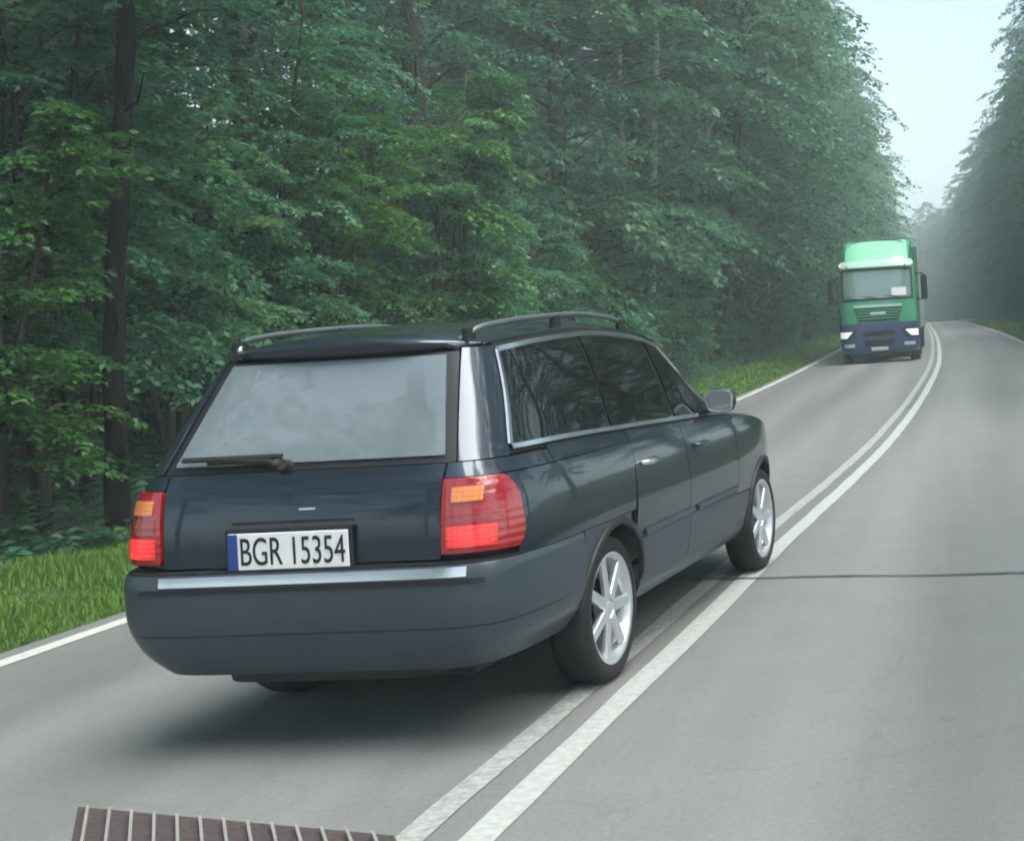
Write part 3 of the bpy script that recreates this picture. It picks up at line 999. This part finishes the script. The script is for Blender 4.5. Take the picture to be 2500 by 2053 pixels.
def build_wagon():
    t = empty('station_wagon', (-2.7723, 5.6088, 0.0), -0.1218)
    P, CL = M['car_paint'], M['cladding']
    # dark inner shell closing every gap
    V, F = [], []
    lev = [(.30, .60), (.60, .60), (.79, .60), (.80, .955), (1.0, .965), (1.19, .965), (1.24, .965), (1.45, .96), (1.64, .955)]
    nth = 64
    for (z, k) in lev:
        half = []
        for end, rev in (('rear', False), ('front', True)):
            zz = min(z, 1.15) if (end == 'front' and z <= 1.2) else z
            cx, cyy, ca = BODY.contour(zz, end)
            a = np.linspace(0, ca[-1], nth)
            xx, yy = np.interp(a, ca, cx), np.interp(a, ca, cyy)
            if end == 'front' and z > .85 and z <= 1.2:
                xx = 2.4 + (xx - 2.4) * (0.75 if z < 1.1 else .42)
            half.append((xx[::-1], yy[::-1]) if rev else (xx, yy))
        x = np.concatenate([half[0][0], half[1][0][1:]]); yv = np.concatenate([half[0][1], half[1][1][1:]])
        x = 2.4 + (x - 2.4) * .978
        kk = np.where(z < .8, .60 / .9, k)
        ring = [(a * kk, b, z) for a, b in zip(yv, x)] + [(-a * kk, b, z) for a, b in zip(yv[::-1][1:-1], x[::-1][1:-1])]
        V += ring
        n = len(ring)
    for j in range(len(lev) - 1):
        for i in range(n):
            k = (i + 1) % n
            F.append((j * n + i, j * n + k, (j + 1) * n + k, (j + 1) * n + i))
    F.append(tuple(range(n))[::-1]); F.append(tuple(range((len(lev) - 1) * n, len(lev) * n)))
    mesh('underbody', V, F, M['black'], t)
    box('floor_pan', (0, 2.5, .32), (1.15, 4.2, .14), M['black'], t, .03)
    box('rear_axle_beam', (0, 1.21, .30), (1.5, .09, .09), M['black'], t, .02)
    # rear bumper
    panel('rear_bumper', end_patch(BUMP, 'rear', ('x', .80, -1), ('x', .80, 1), .35, .795, 90, 26), CL, t, .05, ARCH[:1], AR)
    g = end_patch(BUMP, 'rear', ('y', -.72), ('y', .72), .315, .365, 60, 5, -.06)
    panel('bumper_valance', g, M['black'], t, .03)
    # bumper step and bright strip
    G = end_patch(BUMP, 'rear', ('y', -.60), ('y', .74), .747, .785, 40, 5, .012)
    panel('bumper_trim', G, M['chrome'], t, .02)
    G = end_patch(BUMP, 'rear', ('y', -.70), ('y', .80), .717, .738, 40, 3, .004)
    panel('bumper_groove', G, M['black'], t, .012)
    G = end_patch(BUMP, 'rear', ('x', .6, -1), ('x', .6, 1), .535, .540, 60, 2, .0015)
    panel('bumper_seam', G, M['black'], t, .008)
    G1 = end_patch(BUMP, 'rear', ('x', .5, -1), ('x', .5, 1), .80, .80, 60, 2)[0]
    G2 = end_patch(BODY, 'rear', ('x', .5, -1), ('x', .5, 1), .80, .80, 60, 2, 0)[0] + np.array([0, .04, .012])
    panel('bumper_step', np.stack([G1, G2]), M['black'], t, .01)
    # tailgate
    lim = lambda z: .615 + .015 * (z - .8)
    tg = panel('tailgate', end_patch(BODY, 'rear', lambda z: ('y', -lim(z)), lambda z: ('y', lim(z)), .815, 1.20, 60, 30), P, t, .03)
    panel('window_frame', end_patch(BODY, 'rear', lambda z: ('y', -.66 + .24 * (z - 1.2)), lambda z: ('y', .66 - .24 * (z - 1.2)), 1.206, 1.665, 60, 22, -.006), M['black'], tg, .02)
    panel('rear_window', end_patch(BODY, 'rear', lambda z: ('y', -.61 + .26 * (z - 1.23)), lambda z: ('y', .61 - .26 * (z - 1.23)), 1.232, 1.648, 60, 22, .004), M['glass_rear'], tg, .01)
    panel('handle_recess', end_patch(BODY, 'rear', ('y', -.30), ('y', .24), .987, 1.0, 24, 3, .003), M['black'], tg, .01)
    panel('badge_strip', end_patch(BODY, 'rear', ('y', .0), ('y', .07), 1.04, 1.048, 10, 3, .004), M['alloy'], tg, .01)
    # wiper lying along the foot of the rear window, from the middle to the left
    xw = lambda y, z: float(np.interp(abs(y), *BODY.contour(z, 'rear')[1::-1])) - .03
    wp = []
    for y, z in ((-.10, 1.225), (-.16, 1.243), (-.30, 1.25), (-.44, 1.247)):
        wp.append((y, xw(y, z), z))
    tube_obj('wiper_arm', wp, [.02, .016, .013, .009], M['rubber'], tg, 6)
    sweep('wiper_blade', [(y, xw(y, 1.262) - .004, 1.262) for y in np.linspace(-.56, -.10, 12)], .022, .012, M['rubber'], tg, (0, -.8, .5))
    bm = bmesh.new()
    bmesh.ops.create_cone(bm, cap_ends=True, segments=16, radius1=.035, radius2=.025, depth=.04,
                          matrix=Matrix.Translation((-.09, xw(.09, 1.222) + .01, 1.222)) @ Matrix.Rotation(R(65), 4, 'X'))
    bm_obj('wiper_hub', bm, M['rubber'], tg)
    # number plate
    py = float(BODY.contour(.88, 'rear')[0][0]) - .012
    pl = box('plate_surround', (-.035, py, .882), (.565, .02, .185), M['black'], t, .006)
    pp = box('number_plate', (-.033, py - .012, .881), (.532, .008, .152), M['plate'], pl, .003)
    box('plate_band', (-.278, py - .0175, .881), (.042, .003, .148), M['plate_blue'], pl, .0)
    me = text_mesh('BGR 15354', .158, .0012)
    co = np.zeros(len(me.vertices) * 3, dtype=np.float32); me.vertices.foreach_get('co', co)
    co = co.reshape(-1, 3); wv = co[:, 0].max() - co[:, 0].min(); hv = co[:, 1].max() - co[:, 1].min()
    nx = (co[:, 0] - (co[:, 0].max() + co[:, 0].min()) / 2) / wv * .462
    nz = (co[:, 1] - (co[:, 1].max() + co[:, 1].min()) / 2) / hv * .115
    me.vertices.foreach_set('co', np.stack([nx - .012, py - .0175 - co[:, 2], nz + .881], 1).astype(np.float32).ravel())
    me.update()
    for _m in list(me.materials): me.materials.pop()
    link('plate_lettering', me, M['ink'], pl)
    # tail lamps
    for s in (1, -1):
        l0 = lambda z, s=s: ('y', s * (lim(z) + .008))
        l1 = lambda z, s=s: ('x', .275 - .045 * abs((z - .985) / .15) ** 4, s)
        tl = panel('tail_lamp', end_patch(BODY, 'rear', l0, l1, .835, 1.135, 34, 18, .012), M['lens_red'], t, .04)
        panel('turn_lens', end_patch(BODY, 'rear', ('y', s * .665), ('y', s * .775), 1.04, 1.10, 16, 6, .018), M['lens_amber'], tl, .012)
        panel('brake_lens', end_patch(BODY, 'rear', ('y', s * .645), ('y', s * .82), .86, .945, 16, 6, .017), M['lens_bright'], tl, .012)
        panel('reverse_lens', end_patch(BODY, 'rear', ('y', s * .65), ('y', s * .80), .965, 1.018, 16, 4, .015), M['lens_red'], tl, .012)
        # rear pillar from lamp to roof, wrapping the corner
        a = lambda z, s=s: ('y', s * (.668 - .24 * (z - 1.2)))
        b = lambda z, s=s: ('x', .325 + .62 * (z - 1.2), s)
        panel('rear_pillar', end_patch(BODY, 'rear', a, b, 1.205, 1.675, 20, 18), P, t, .02)
        # shoulder above the lamp
        panel('lamp_shoulder', end_patch(BODY, 'rear', lambda z, s=s: ('y', s * (lim(z) + .008)), ('x', .62, s), 1.142, 1.20, 34, 5), P, t, .02)
        # rear quarter
        qx = lambda q: .283 - .045 * abs((max(.835, .80 + .337 * q) - .985) / .15) ** 4
        panel('quarter_panel', side_patch(BODY, lambda q: max(.22, qx(q)), lambda q: 1.47 + .08 * q, .80, 1.137, 60, 26, s), P, t, .02, ARCH[:1], AR)
        panel('quarter_shoulder', side_patch(BODY, .625, 1.545, 1.141, lambda x: float(ztop(x)) + .005, 40, 6, s), P, t, .02)
        panel('lower_quarter', side_patch(BODY, .808, 1.40, .36, .796, 50, 26, s), CL, t, .02, ARCH[:1], AR)
        # doors
        for nm, xa, xb, rear in (('rear_door', 1.48, 2.36, True), ('front_door', 2.368, 3.36, False)):
            dl = (lambda q: 1.478 + .08 * q) if rear else (lambda q: 2.368)
            dr = (lambda q: 2.36) if rear else (lambda q: 3.36)
            dz = .64
            d = panel(nm, side_patch(BODY, dl, dr, dz + .004, lambda x: float(ztop(x)) + .004, 46, 24, s), P, t, .02, ARCH, AR)
            panel('door_cladding', side_patch(BODY, (lambda q: 1.41 + .068 * q) if rear else 2.368, xb, .42, dz, 46, 12, s, .006), CL, d, .02, ARCH, AR)
            sweep('rub_strip', [(s * (float(BODY.Y(x, .66)) + .004), x, .66) for x in np.linspace(xa + .12, xb - .02, 14)], .035, .012, CL, d, (s, 0, 0))
            hx = (xa + .13) if rear else (xa + .13)
            hz = 1.02
            hp = [(s * (float(BODY.Y(x, hz)) + o_), x, hz) for x, o_ in ((hx, .0), (hx + .03, .03), (hx + .10, .036), (hx + .17, .03), (hx + .2, .0))]
            tube_obj('door_handle', hp, [.014, .016, .016, .016, .014], M['chrome'] if rear else P, d, 8)
        panel('sill', side_patch(BODY, 1.52, 3.62, .30, .414, 60, 6, s), CL, t, .03, ARCH, AR)
        # front wing and bumper side
        panel('front_wing', side_patch(BODY, 3.368, 4.62, .62, lambda x: float(ztop(x)) + .004, 70, 26, s), P, t, .02, ARCH[1:], AR)
        panel('wing_cladding', side_patch(BODY, 3.368, 3.66, .42, .614, 20, 10, s), CL, t, .02, ARCH[1:], AR)
        # arch flares
        for ax, az in ARCH:
            pts = []
            for a_ in np.linspace(R(-6 if ax > 2 else 12), R(168 if ax < 2 else 176), 40):
                x, z = ax + (AR + .012) * math.cos(a_), az + (AR + .012) * math.sin(a_)
                pts.append((s * (float(BODY.Y(x, max(z, .33))) + .002), x, z))
            sweep('arch_flare', pts, .036, .010, M['black'], t, (s, 0, 0))
        # side glass and its bright surround
        def zt_(x): return wtop(x)
        xr0 = lambda q: .375 + .24 * q
        xf0 = lambda q: 3.18 - .62 * q ** 1.15
        zb_ = lambda x: float(belt(x)) + .02
        panel('window_backing', side_patch(BODY, lambda q: .345 + .27 * q, lambda q: 3.3 - .66 * q, lambda x: float(belt(x)) - .012, lambda x: float(rooft(x)) - .006, 80, 18, s, -.008), M['black'], t, .015)
        cuts = [(xr0, lambda q: 1.38 + .10 * q), (lambda q: 1.42 + .10 * q, lambda q: 2.33), (lambda q: 2.39, xf0)]
        for a0, a1 in cuts:
            panel('side_window', side_patch(BODY, a0, a1, zb_, zt_, 36, 16, s, .002), M['glass_side'], t, .01)
        loop = []
        for q in np.linspace(0, 1, 16):      # up the rear edge
            x = xr0(q) - .012; z = zb_(x) + (zt_(x) - zb_(x)) * q
            loop.append((s * (float(BODY.Y(x, z)) + .001), x, z))
        for x in np.linspace(.62, 2.56, 50):
            loop.append((s * (float(BODY.Y(x, zt_(x) + .008)) + .001), x, zt_(x) + .008))
        for q in np.linspace(.97, .1, 14):
            x = xf0(q) + .012; z = zb_(x) + (zt_(x) - zb_(x)) * q
            loop.append((s * (float(BODY.Y(x, z)) + .001), x, z))
        sweep('window_trim', loop, .03, .010, M['chrome'], t, (s * .95, 0, .3))
        low = [(s * (float(BODY.Y(x, zb_(x) - .008)) + .001), x, zb_(x) - .008) for x in np.linspace(.37, 3.2, 60)]
        sweep('belt_trim', low, .028, .012, M['chrome'], t, (s * .95, 0, .3))
        # front pillar
        panel('front_pillar', side_patch(BODY, lambda q: 3.215 - .60 * q ** 1.1, lambda q: 3.36 - .72 * q, lambda x: 1.17, lambda x: 1.17 + (float(rooft(2.6)) - 1.17), 6, 14, s), P, t, .02)
        # roof rail
        rl = []
        for x in np.linspace(.50, 2.35, 40):
            e = min((x - .50) / .16, (2.35 - x) / .22, 1.0)
            h = .012 + .045 * (1 - (1 - max(0, e)) ** 2)
            rl.append((s * (float(BODY.Y(x, float(rooft(x)))) - .055), x, float(rooft(x)) + .012 + h))
        rr = tube_obj('roof_rail', rl, .014, M['rail'], t, 8)
        for x in (.55, 1.42, 2.28):
            yy = s * (float(BODY.Y(x, float(rooft(x)))) - .055)
            box('rail_foot', (yy, x, float(rooft(x)) + .035), (.03, .09, .08), M['black'], rr, .01)
        # mirror
        mr = box('door_mirror', (s * .985, 2.90, 1.255), (.175, .11, .145), P, t, .045, smooth=True)
        box('mirror_glass', (s * .985, 2.843, 1.255), (.14, .008, .108), M['glass_rear'], mr, .003)
        sweep('mirror_rim', [(s * .985 + .078 * math.cos(a_) * (abs(math.cos(a_)) ** -.4 if abs(math.cos(a_)) > .01 else 0), 2.847, 1.255 + .062 * math.sin(a_) * (abs(math.sin(a_)) ** -.4 if abs(math.sin(a_)) > .01 else 0)) for a_ in np.linspace(0, 2 * math.pi, 33)], .014, .008, M['chrome'], mr, (0, -1, 0))
        box('mirror_foot', (s * .88, 2.94, 1.20), (.09, .07, .05), M['black'], mr, .015)
        # head lamp
        panel('head_lamp', end_patch(BODY, 'front', ('y', s * .42), ('x', 4.60, s), .70, .84, 20, 8, .004), M['alloy'], t, .02)
    # roof
    nx_, ny_ = 60, 31
    G = np.zeros((nx_, ny_, 3))
    for i, x in enumerate(np.linspace(.455, 2.735, nx_)):
        zt = float(rooft(x)); w = float(BODY.Y(x, zt)) if x > .47 else float(BODY.Y(.47, zt))
        for j in range(ny_):
            q = -1 + 2 * j / (ny_ - 1)
            q2 = math.copysign(1 - (1 - abs(q)) ** 1.3, q)
            G[i, j] = (q2 * w, x, zt + .075 * (1 - abs(q2) ** 2.6))
    panel('roof', G, P, t, .02, centre_pt=(0, 1.6, 0))
    # small spoiler lip over the rear window
    V = []
    ys_ = np.linspace(-.60, .60, 31)
    G = np.zeros((5, 31, 3))
    for j, yv in enumerate(ys_):
        zc = float(rooft(.46)) + .075 * (1 - (abs(yv) / .66) ** 2.6)
        xb = .455 + .10 * (abs(yv) / .6) ** 3
        zz = zc
        pk = 1 - (abs(yv) / .6) ** 5
        G[0, j] = (yv, xb + .03, zz + .004)
        G[1, j] = (yv, xb - .04 * pk, zz - .010 * pk)
        G[2, j] = (yv, xb - .085 * pk, zz - .026 * pk)
        G[3, j] = (yv, xb - .088 * pk, zz - .04 * pk - .004)
        G[4, j] = (yv, xb - .02, min(zz - .06, 1.655))
    panel('roof_spoiler', G, P, t, .012, centre_pt=(0, 1.2, 1.0))
    # bonnet, windscreen, front bumper
    G = np.zeros((36, 25, 3))
    for i, x in enumerate(np.linspace(3.30, 4.74, 36)):
        zt = float(ztop(x)); w = float(BODY.Y(x, min(zt, 1.18))) - .01
        for j in range(25):
            q = -1 + 2 * j / 24
            G[i, j] = (q * w, x, zt + .012 + .055 * (1 - abs(q) ** 2.5))
    panel('bonnet', G, P, t, .02, centre_pt=(0, 3.9, 0))
    panel('windscreen', end_patch(BODY, 'front', ('y', -.66), ('y', .66), 1.235, 1.655, 40, 18), M['glass_side'], t, .01)
    panel('front_bumper', end_patch(BODY, 'front', ('x', 4.40, -1), ('x', 4.40, 1), .32, .69, 70, 18, .004), CL, t, .03, ARCH[1:], AR)
    panel('front_fascia', end_patch(BODY, 'front', ('x', 4.62, -1), ('x', 4.62, 1), .695, .86, 50, 10), P, t, .03)
    panel('radiator_grille', end_patch(BODY, 'front', ('y', -.36), ('y', .36), .68, .85, 24, 8, .008), M['black'], t, .02)
    # wheels
    RW, WW = .355, .225
    tprof = [(-.10, .262), (-.1125, .285), (-.112, .315), (-.098, .342), (-.06, .355), (.06, .355), (.098, .342), (.112, .315), (.1125, .285), (.10, .262)]
    V, F = lathe_x(tprof, 56)
    tyre = bpy.data.meshes.new('tyre'); tyre.from_pydata(V, [], F); tyre.update(); tyre.materials.append(M['rubber'])
    tyre.polygons.foreach_set('use_smooth', np.ones(len(F), dtype=bool))
    V, F = lathe_x([(-.10, .23), (-.10, .268), (.085, .278), (.107, .272), (.098, .25), (.02, .236), (-.10, .23)], 56)
    rim = bpy.data.meshes.new('rim'); rim.from_pydata(V, [], F); rim.update(); rim.materials.append(M['alloy'])
    rim.polygons.foreach_set('use_smooth', np.ones(len(F), dtype=bool))
    V, F = lathe_x([(.0, .0), (.0, .15), (.012, .15), (.012, .0)], 32)
    disc = bpy.data.meshes.new('brake_disc'); disc.from_pydata(V, [], F); disc.update(); disc.materials.append(M['bark_black'])
    bm = bmesh.new()
    bm_box(bm, (.08, 0, .152), (.03, .062, .215), .008, None, (1.0, .8))
    spoke = bpy.data.meshes.new('spoke'); bm.to_mesh(spoke); bm.free(); spoke.materials.append(M['alloy'])
    V, F = lathe_x([(.03, .0), (.03, .06), (.08, .058), (.092, .03), (.094, .0)], 24)
    hub = bpy.data.meshes.new('hub'); hub.from_pydata(V, [], F); hub.update(); hub.materials.append(M['alloy'])
    for _me in (tyre,):
        for v in _me.vertices: v.co.x = v.co.x * .9 + .011
    for (ax, az) in ARCH:
        for s in (1, -1):
            w = empty('wheel', (s * .775, ax, RW), 0 if s > 0 else math.pi)
            w.parent = t
            for nm, me in (('tyre', tyre), ('rim', rim), ('brake_disc', disc), ('hub', hub)):
                o = bpy.data.objects.new(nm, me); C.objects.link(o); o.parent = w
            for k in range(7):
                o = bpy.data.objects.new('spoke', spoke); C.objects.link(o); o.parent = w
                o.rotation_euler = (2 * math.pi * k / 7 + .2, 0, 0)
    tag(t, 'dark station wagon with roof rails and lit red tail lamps crossing the double line', 'car')
    return t
build_wagon()

# ------------------------------------------------------------------ the oncoming truck
M['truck_green'] = mat('green_cab_paint', (0.06, 0.33, 0.18), 0.35, 0.0, 0.5, coat=0.6, var=0.1, scale=1.5)
M['truck_pale'] = mat('pale_green_paint', (0.22, 0.58, 0.36), 0.35, 0.0, 0.5, coat=0.6, var=0.08, scale=1.5)
M['truck_visor'] = mat('pale_visor', (0.40, 0.64, 0.52), 0.3, 0.0, 0.5, coat=0.5, var=0.08, scale=2)
M['truck_navy'] = mat('navy_bumper', (0.035, 0.06, 0.15), 0.45, 0.0, 0.5, coat=0.2, var=0.15, scale=3)
M['tarp'] = mat('green_tarpaulin', (0.05, 0.19, 0.11), 0.6, var=0.15, scale=1.2, bump=.3, bscale=2)
M['headlight'] = mat('lit_headlamp', (0.95, 1.0, 0.95), 0.1, emit=0.12)
M['foglight'] = mat('fog_lamp', (0.62, 0.70, 0.78), 0.1, 0.2, coat=1.0)
M['truck_glass'] = glass_mat('truck_windscreen', (0.12, 0.21, 0.185), (0.21, 0.31, 0.28), 2.0)
CAB = Shape([(.3, 1.16), (.5, 1.21), (1.0, 1.235), (1.9, 1.235), (2.7, 1.20), (3.0, 1.16), (3.2, 1.10)],
            [(.3, -2.25), (3.2, -2.25)],
            [(.3, -.10), (.45, -.02), (.8, 0), (1.3, -.02), (1.9, -.08), (2.85, -.30), (3.0, -.36), (3.2, -.50)], -1.1, 9, 5)
def build_truck():
    gy = 42.0
    t = empty('oncoming_truck', (-2.28, gy, float(rise(gy))), math.pi + 0.01)
    cp = (0, -1.1, 1.6)
    K = dict(centre_pt=cp)
    G = lambda l0, l1, z0, z1, nu=30, nv=10, off=0.0: end_patch(CAB, 'front', l0, l1, z0, z1, nu, nv, off)
    yl = lambda a: (('y', -a), ('y', a))
    cab = panel('cab', G(('x', -2.1, -1), ('x', -2.1, 1), 1.0, 3.12, 80, 26), M['truck_green'], t, .04, **K)
    box('cab_back', (0, -2.1, 1.9), (2.36, .1, 2.3), M['truck_green'], t, .03)
    # cab roof and air deflector
    Gr = np.zeros((8, 21, 3))
    for i, x in enumerate(np.linspace(-.46, -2.1, 8)):
        for j in range(21):
            q = -1 + 2 * j / 20
            Gr[i, j] = (q * 1.12, x, 3.11 + .06 * (1 - q ** 4))
    panel('cab_roof', Gr, M['truck_green'], t, .03, **K)
    Gd = np.zeros((10, 21, 3))
    for i, u in enumerate(np.linspace(0, 1, 10)):
        for j in range(21):
            q = -1 + 2 * j / 20
            Gd[i, j] = (q * (1.0 - .06 * u), -.55 - 1.05 * u ** .9 - .28 * abs(q) ** 4, 3.16 + .70 * u ** .75)
    panel('air_deflector', Gd, M['truck_pale'], t, .05, **K)
    for s in (-1, 1):
        V = [(s * 1.005, -.86, 3.16), (s * 1.13, -2.0, 3.16), (s * 1.06, -2.0, 3.84), (s * .94, -1.86, 3.84),
             (s * .97, -.90, 3.16), (s * 1.09, -2.05, 3.16), (s * 1.02, -2.05, 3.84), (s * .90, -1.9, 3.84)]
        bm = bmesh.new()
        vv = [bm.verts.new(v) for v in V]
        for f in ((0, 1, 2, 3), (4, 5, 6, 7), (0, 1, 5, 4), (1, 2, 6, 5), (2, 3, 7, 6), (3, 0, 4, 7)):
            bm.faces.new([vv[i] for i in f])
        bm_obj('deflector_side', bm, M['truck_green'], t)
    box('roof_lip', (0, -1.62, 3.885), (1.86, .10, .05), M['tarp'], t, .02)
    # sun visor
    panel('sun_visor', G(*yl(1.05), 2.92, 3.10, 30, 6, .13), M['truck_visor'], t, .05, **K)
    for s in (-1, 1):
        box('visor_bracket', (s * .9, -.26, 3.0), (.04, .2, .05), M['black'], t, .01)
        box('marker_lamp', (s * 1.08, -.42, 3.06), (.14, .08, .09), M['headlight'], t, .02)
    # windscreen, with black surround and wipers
    panel('screen_surround', G(*yl(1.10), 1.93, 2.90, 30, 12, .006), M['black'], t, .02, **K)
    panel('windscreen', G(*yl(1.04), 2.0, 2.86, 30, 12, .014), M['truck_glass'], t, .01, **K)
    sf = panel('screen_reflection', G(('y', -.90), ('y', -.45), 2.05, 2.30, 10, 4, .02), M['plate'], t, .005, **K)  # white patch painted on for the bright reflection in the screen
    for a in (-.75, -.05, .6):
        p = [(a, float(CAB.Xf(1.98)) + .035, 1.98), (a + .25, float(CAB.Xf(2.04)) + .03, 2.05), (a + .55, float(CAB.Xf(2.1)) - .0, 2.07)]
        tube_obj('wiper', p, .014, M['rubber'], t, 5)
    # bright strip, grille
    panel('bright_strip', G(*yl(.74), 1.725, 1.80, 20, 4, .03), M['truck_visor'], t, .03, **K)
    gr = panel('grille', G(lambda z: ('y', -.62 - .32 * (z - 1.3)), lambda z: ('y', .62 + .32 * (z - 1.3)), 1.30, 1.70, 20, 8, .012), M['black'], t, .02, **K)
    for z in (1.38, 1.47, 1.56, 1.64):
        panel('grille_bar', G(*yl(.60 + .3 * (z - 1.3)), z - .016, z + .016, 16, 3, .03), M['truck_green'], gr, .02, **K)
    panel('badge_bar', G(*yl(.24), 1.50, 1.58, 8, 3, .04), M['truck_visor'], gr, .02, **K)
    panel('lower_panel', G(*yl(.66), 1.07, 1.27, 20, 5, .03), M['truck_navy'], t, .02, **K)
    # bumper
    panel('bumper', G(('x', -.85, -1), ('x', -.85, 1), .34, 1.24, 60, 20, .02), M['truck_navy'], t, .06, **K)
    panel('upper_intake', G(*yl(.50), .84, 1.0, 16, 5, .03), M['black'], t, .02, **K)
    panel('lower_intake', G(*yl(.46), .54, .72, 16, 5, .03), M['black'], t, .02, **K)
    panel('number_plate', G(*yl(.26), .40, .50, 8, 3, .035), M['plate'], t, .01, **K)
    panel('front_skirt', G(('x', -.7, -1), ('x', -.7, 1), .20, .335, 40, 4, -.05), M['black'], t, .04, **K)
    for s in (-1, 1):
        hl = panel('headlamp_housing', G(lambda z: ('y', s * (.80 - .5 * (z - .8))), ('x', -.34, s), .76, 1.04, 14, 6, .026), M['black'], t, .02, **K)
        panel('headlamp_lens', G(lambda z: ('y', s * (.98 - .9 * (z - .8))), ('x', -.30, s), .80, 1.0, 14, 6, .032), M['headlight'], hl, .015, **K)
        panel('fog_lamp', G(('y', s * .76), ('y', s * 1.08), .52, .62, 10, 4, .03), M['foglight'], t, .02, **K)
        # mirrors on arms
        mi = box('mirror', (s * 1.46, -.42, 2.28), (.20, .16, .78), M['black'], t, .05)
        tube_obj('mirror_arm', [(s * 1.18, -.55, 2.72), (s * 1.46, -.44, 2.7)], .025, M['black'], mi, 6)
        tube_obj('mirror_arm', [(s * 1.2, -.5, 1.9), (s * 1.46, -.44, 1.92)], .025, M['black'], mi, 6)
        # side window, door and handle
        panel('side_window', side_patch(CAB, -1.75, -.62, 2.05, 2.8, 10, 6, s, .008), M['truck_glass'], t, .01, **K)
        panel('step_panel', side_patch(CAB, -2.0, -.9, .45, 1.0, 10, 6, s, -.01), M['truck_navy'], t, .04, **K)
    # trailer
    tr = box('trailer_box', (0, -9.6, 2.32), (2.5, 13.2, 2.75), M['tarp'], t, .03)
    for k in range(7):
        for s in (-1, 1):
            box('trailer_post', (s * 1.262, -3.4 - 2.06 * k, 2.3), (.03, .09, 2.6), M['alloy'], tr, .008)
    box('chassis', (0, -8.0, .82), (.9, 15.5, .24), M['black'], t, .03)
    box('under_guard', (0, -9.5, .8), (2.3, 3.2, .5), M['black'], t, .03)
    prof = [(-.15, .28), (-.16, .38), (-.155, .46), (-.12, .50), (.12, .50), (.155, .46), (.16, .38), (.15, .28), (.05, .25), (.05, .0)]
    V, F = lathe_x(prof, 32)
    me = bpy.data.meshes.new('tyre'); me.from_pydata(V, [], F); me.update(); me.materials.append(M['rubber'])
    V, F = lathe_x([(.10, .0), (.12, .12), (.06, .14), (.06, .27), (.14, .29)], 24)
    hb = bpy.data.meshes.new('rim'); hb.from_pydata(V, [], F); hb.update(); hb.materials.append(M['alloy'])
    for y_ in (-1.35, -4.9, -11.6, -12.9, -14.2):
        for s in (1, -1):
            w = empty('wheel', (s * 1.06, y_, .50), 0 if s > 0 else math.pi)
            w.parent = t
            for nm, m_ in (('tyre', me), ('rim', hb)):
                o = bpy.data.objects.new(nm, m_); C.objects.link(o); o.parent = w
    tag(t, 'oncoming green truck with pale visor, navy bumper and lit headlamps', 'truck')
build_truck()

# ------------------------------------------------------------------ dashboard of the car the picture was taken from
M['dash'] = mat('dark_dash_plastic', (0.075, 0.058, 0.054), 0.65, var=0.15, scale=40, bump=.2, bscale=300)
M['reflected_slat'] = mat('grey_reflected_slat', (0.30, 0.29, 0.27), 0.5, var=0.1, scale=60)
def build_dash():
    zt = CAM_H - 0.188
    t = empty('dashboard', (-.2, .35, 0), 0)
    O = np.array([-.2, .35, 0])
    a = np.array([-.395, .600, zt]); b = np.array([-.222, .538, zt])   # far edge of the grille, a windscreen reflection built solid
    dn = np.array([.033, -.057, 0]); dn /= np.linalg.norm(dn)
    u = (b - a); Lw = np.linalg.norm(u); u /= Lw
    def slab(p0, p1, d0, d1, z0, z1):
        V = []
        for z in (z0, z1):
            for p, q in ((p0, d0), (p1, d0), (p1, d1), (p0, d1)):
                v = a + u * p + dn * q - O
                V.append((v[0], v[1], z))
        return V, [(3, 2, 1, 0), (4, 5, 6, 7), (0, 1, 5, 4), (1, 2, 6, 5), (2, 3, 7, 6), (3, 0, 4, 7)]
    V, F = slab(-.003, Lw - .012, -.004, .16, zt - .05, zt - .006)
    mesh('reflected_vent', V, F, M['dash'], t)  # solid block standing in for the vent's faint reflection in the windscreen
    n = 13
    for k in range(n):
        p = (Lw - .014) * (k + .2) / n
        V, F = slab(p, p + .0018, .001, .15, zt - .009, zt - .0035)
        mesh('reflected_slat', V, F, M['reflected_slat'], t)  # pale ribs of the reflected vent, built as slats
    box('dash_top', (.02, -.02, zt - .10), (1.15, .34, .11), M['dash'], t, .03)
    box('dash_face', (.02, -.05, zt - .35), (1.10, .22, .5), M['dash'], t, .04)
    box('centre_console', (.05, -.02, (zt - .5) / 2), (.34, .18, zt - .5), M['dash'], t, .02)
    tag(t, 'dark dashboard with a ribbed vent built from its windscreen reflection', 'dashboard')
build_dash()

# ------------------------------------------------------------------ hazy air
def haze():
    m = bpy.data.materials.new('hazy_air')
    m.use_nodes = True
    t = m.node_tree
    for n in list(t.nodes):
        if n.type != 'OUTPUT_MATERIAL': t.nodes.remove(n)
    v = t.nodes.new('ShaderNodeVolumePrincipled')
    v.inputs['Color'].default_value = (0.72, 0.93, 0.90, 1)
    v.inputs['Density'].default_value = HAZE
    v.inputs['Anisotropy'].default_value = 0.2
    t.links.new(v.outputs[0], t.nodes['Material Output'].inputs['Volume'])
    bm = bmesh.new()
    bm_box(bm, (0, 180, 13.5), (560, 520, 31))
    o = bm_obj('haze', bm, m)
    tag(o, 'thin pale blue haze hanging over the road and the wood', 'haze', kind='stuff')
HAZE = 0.0036
haze()
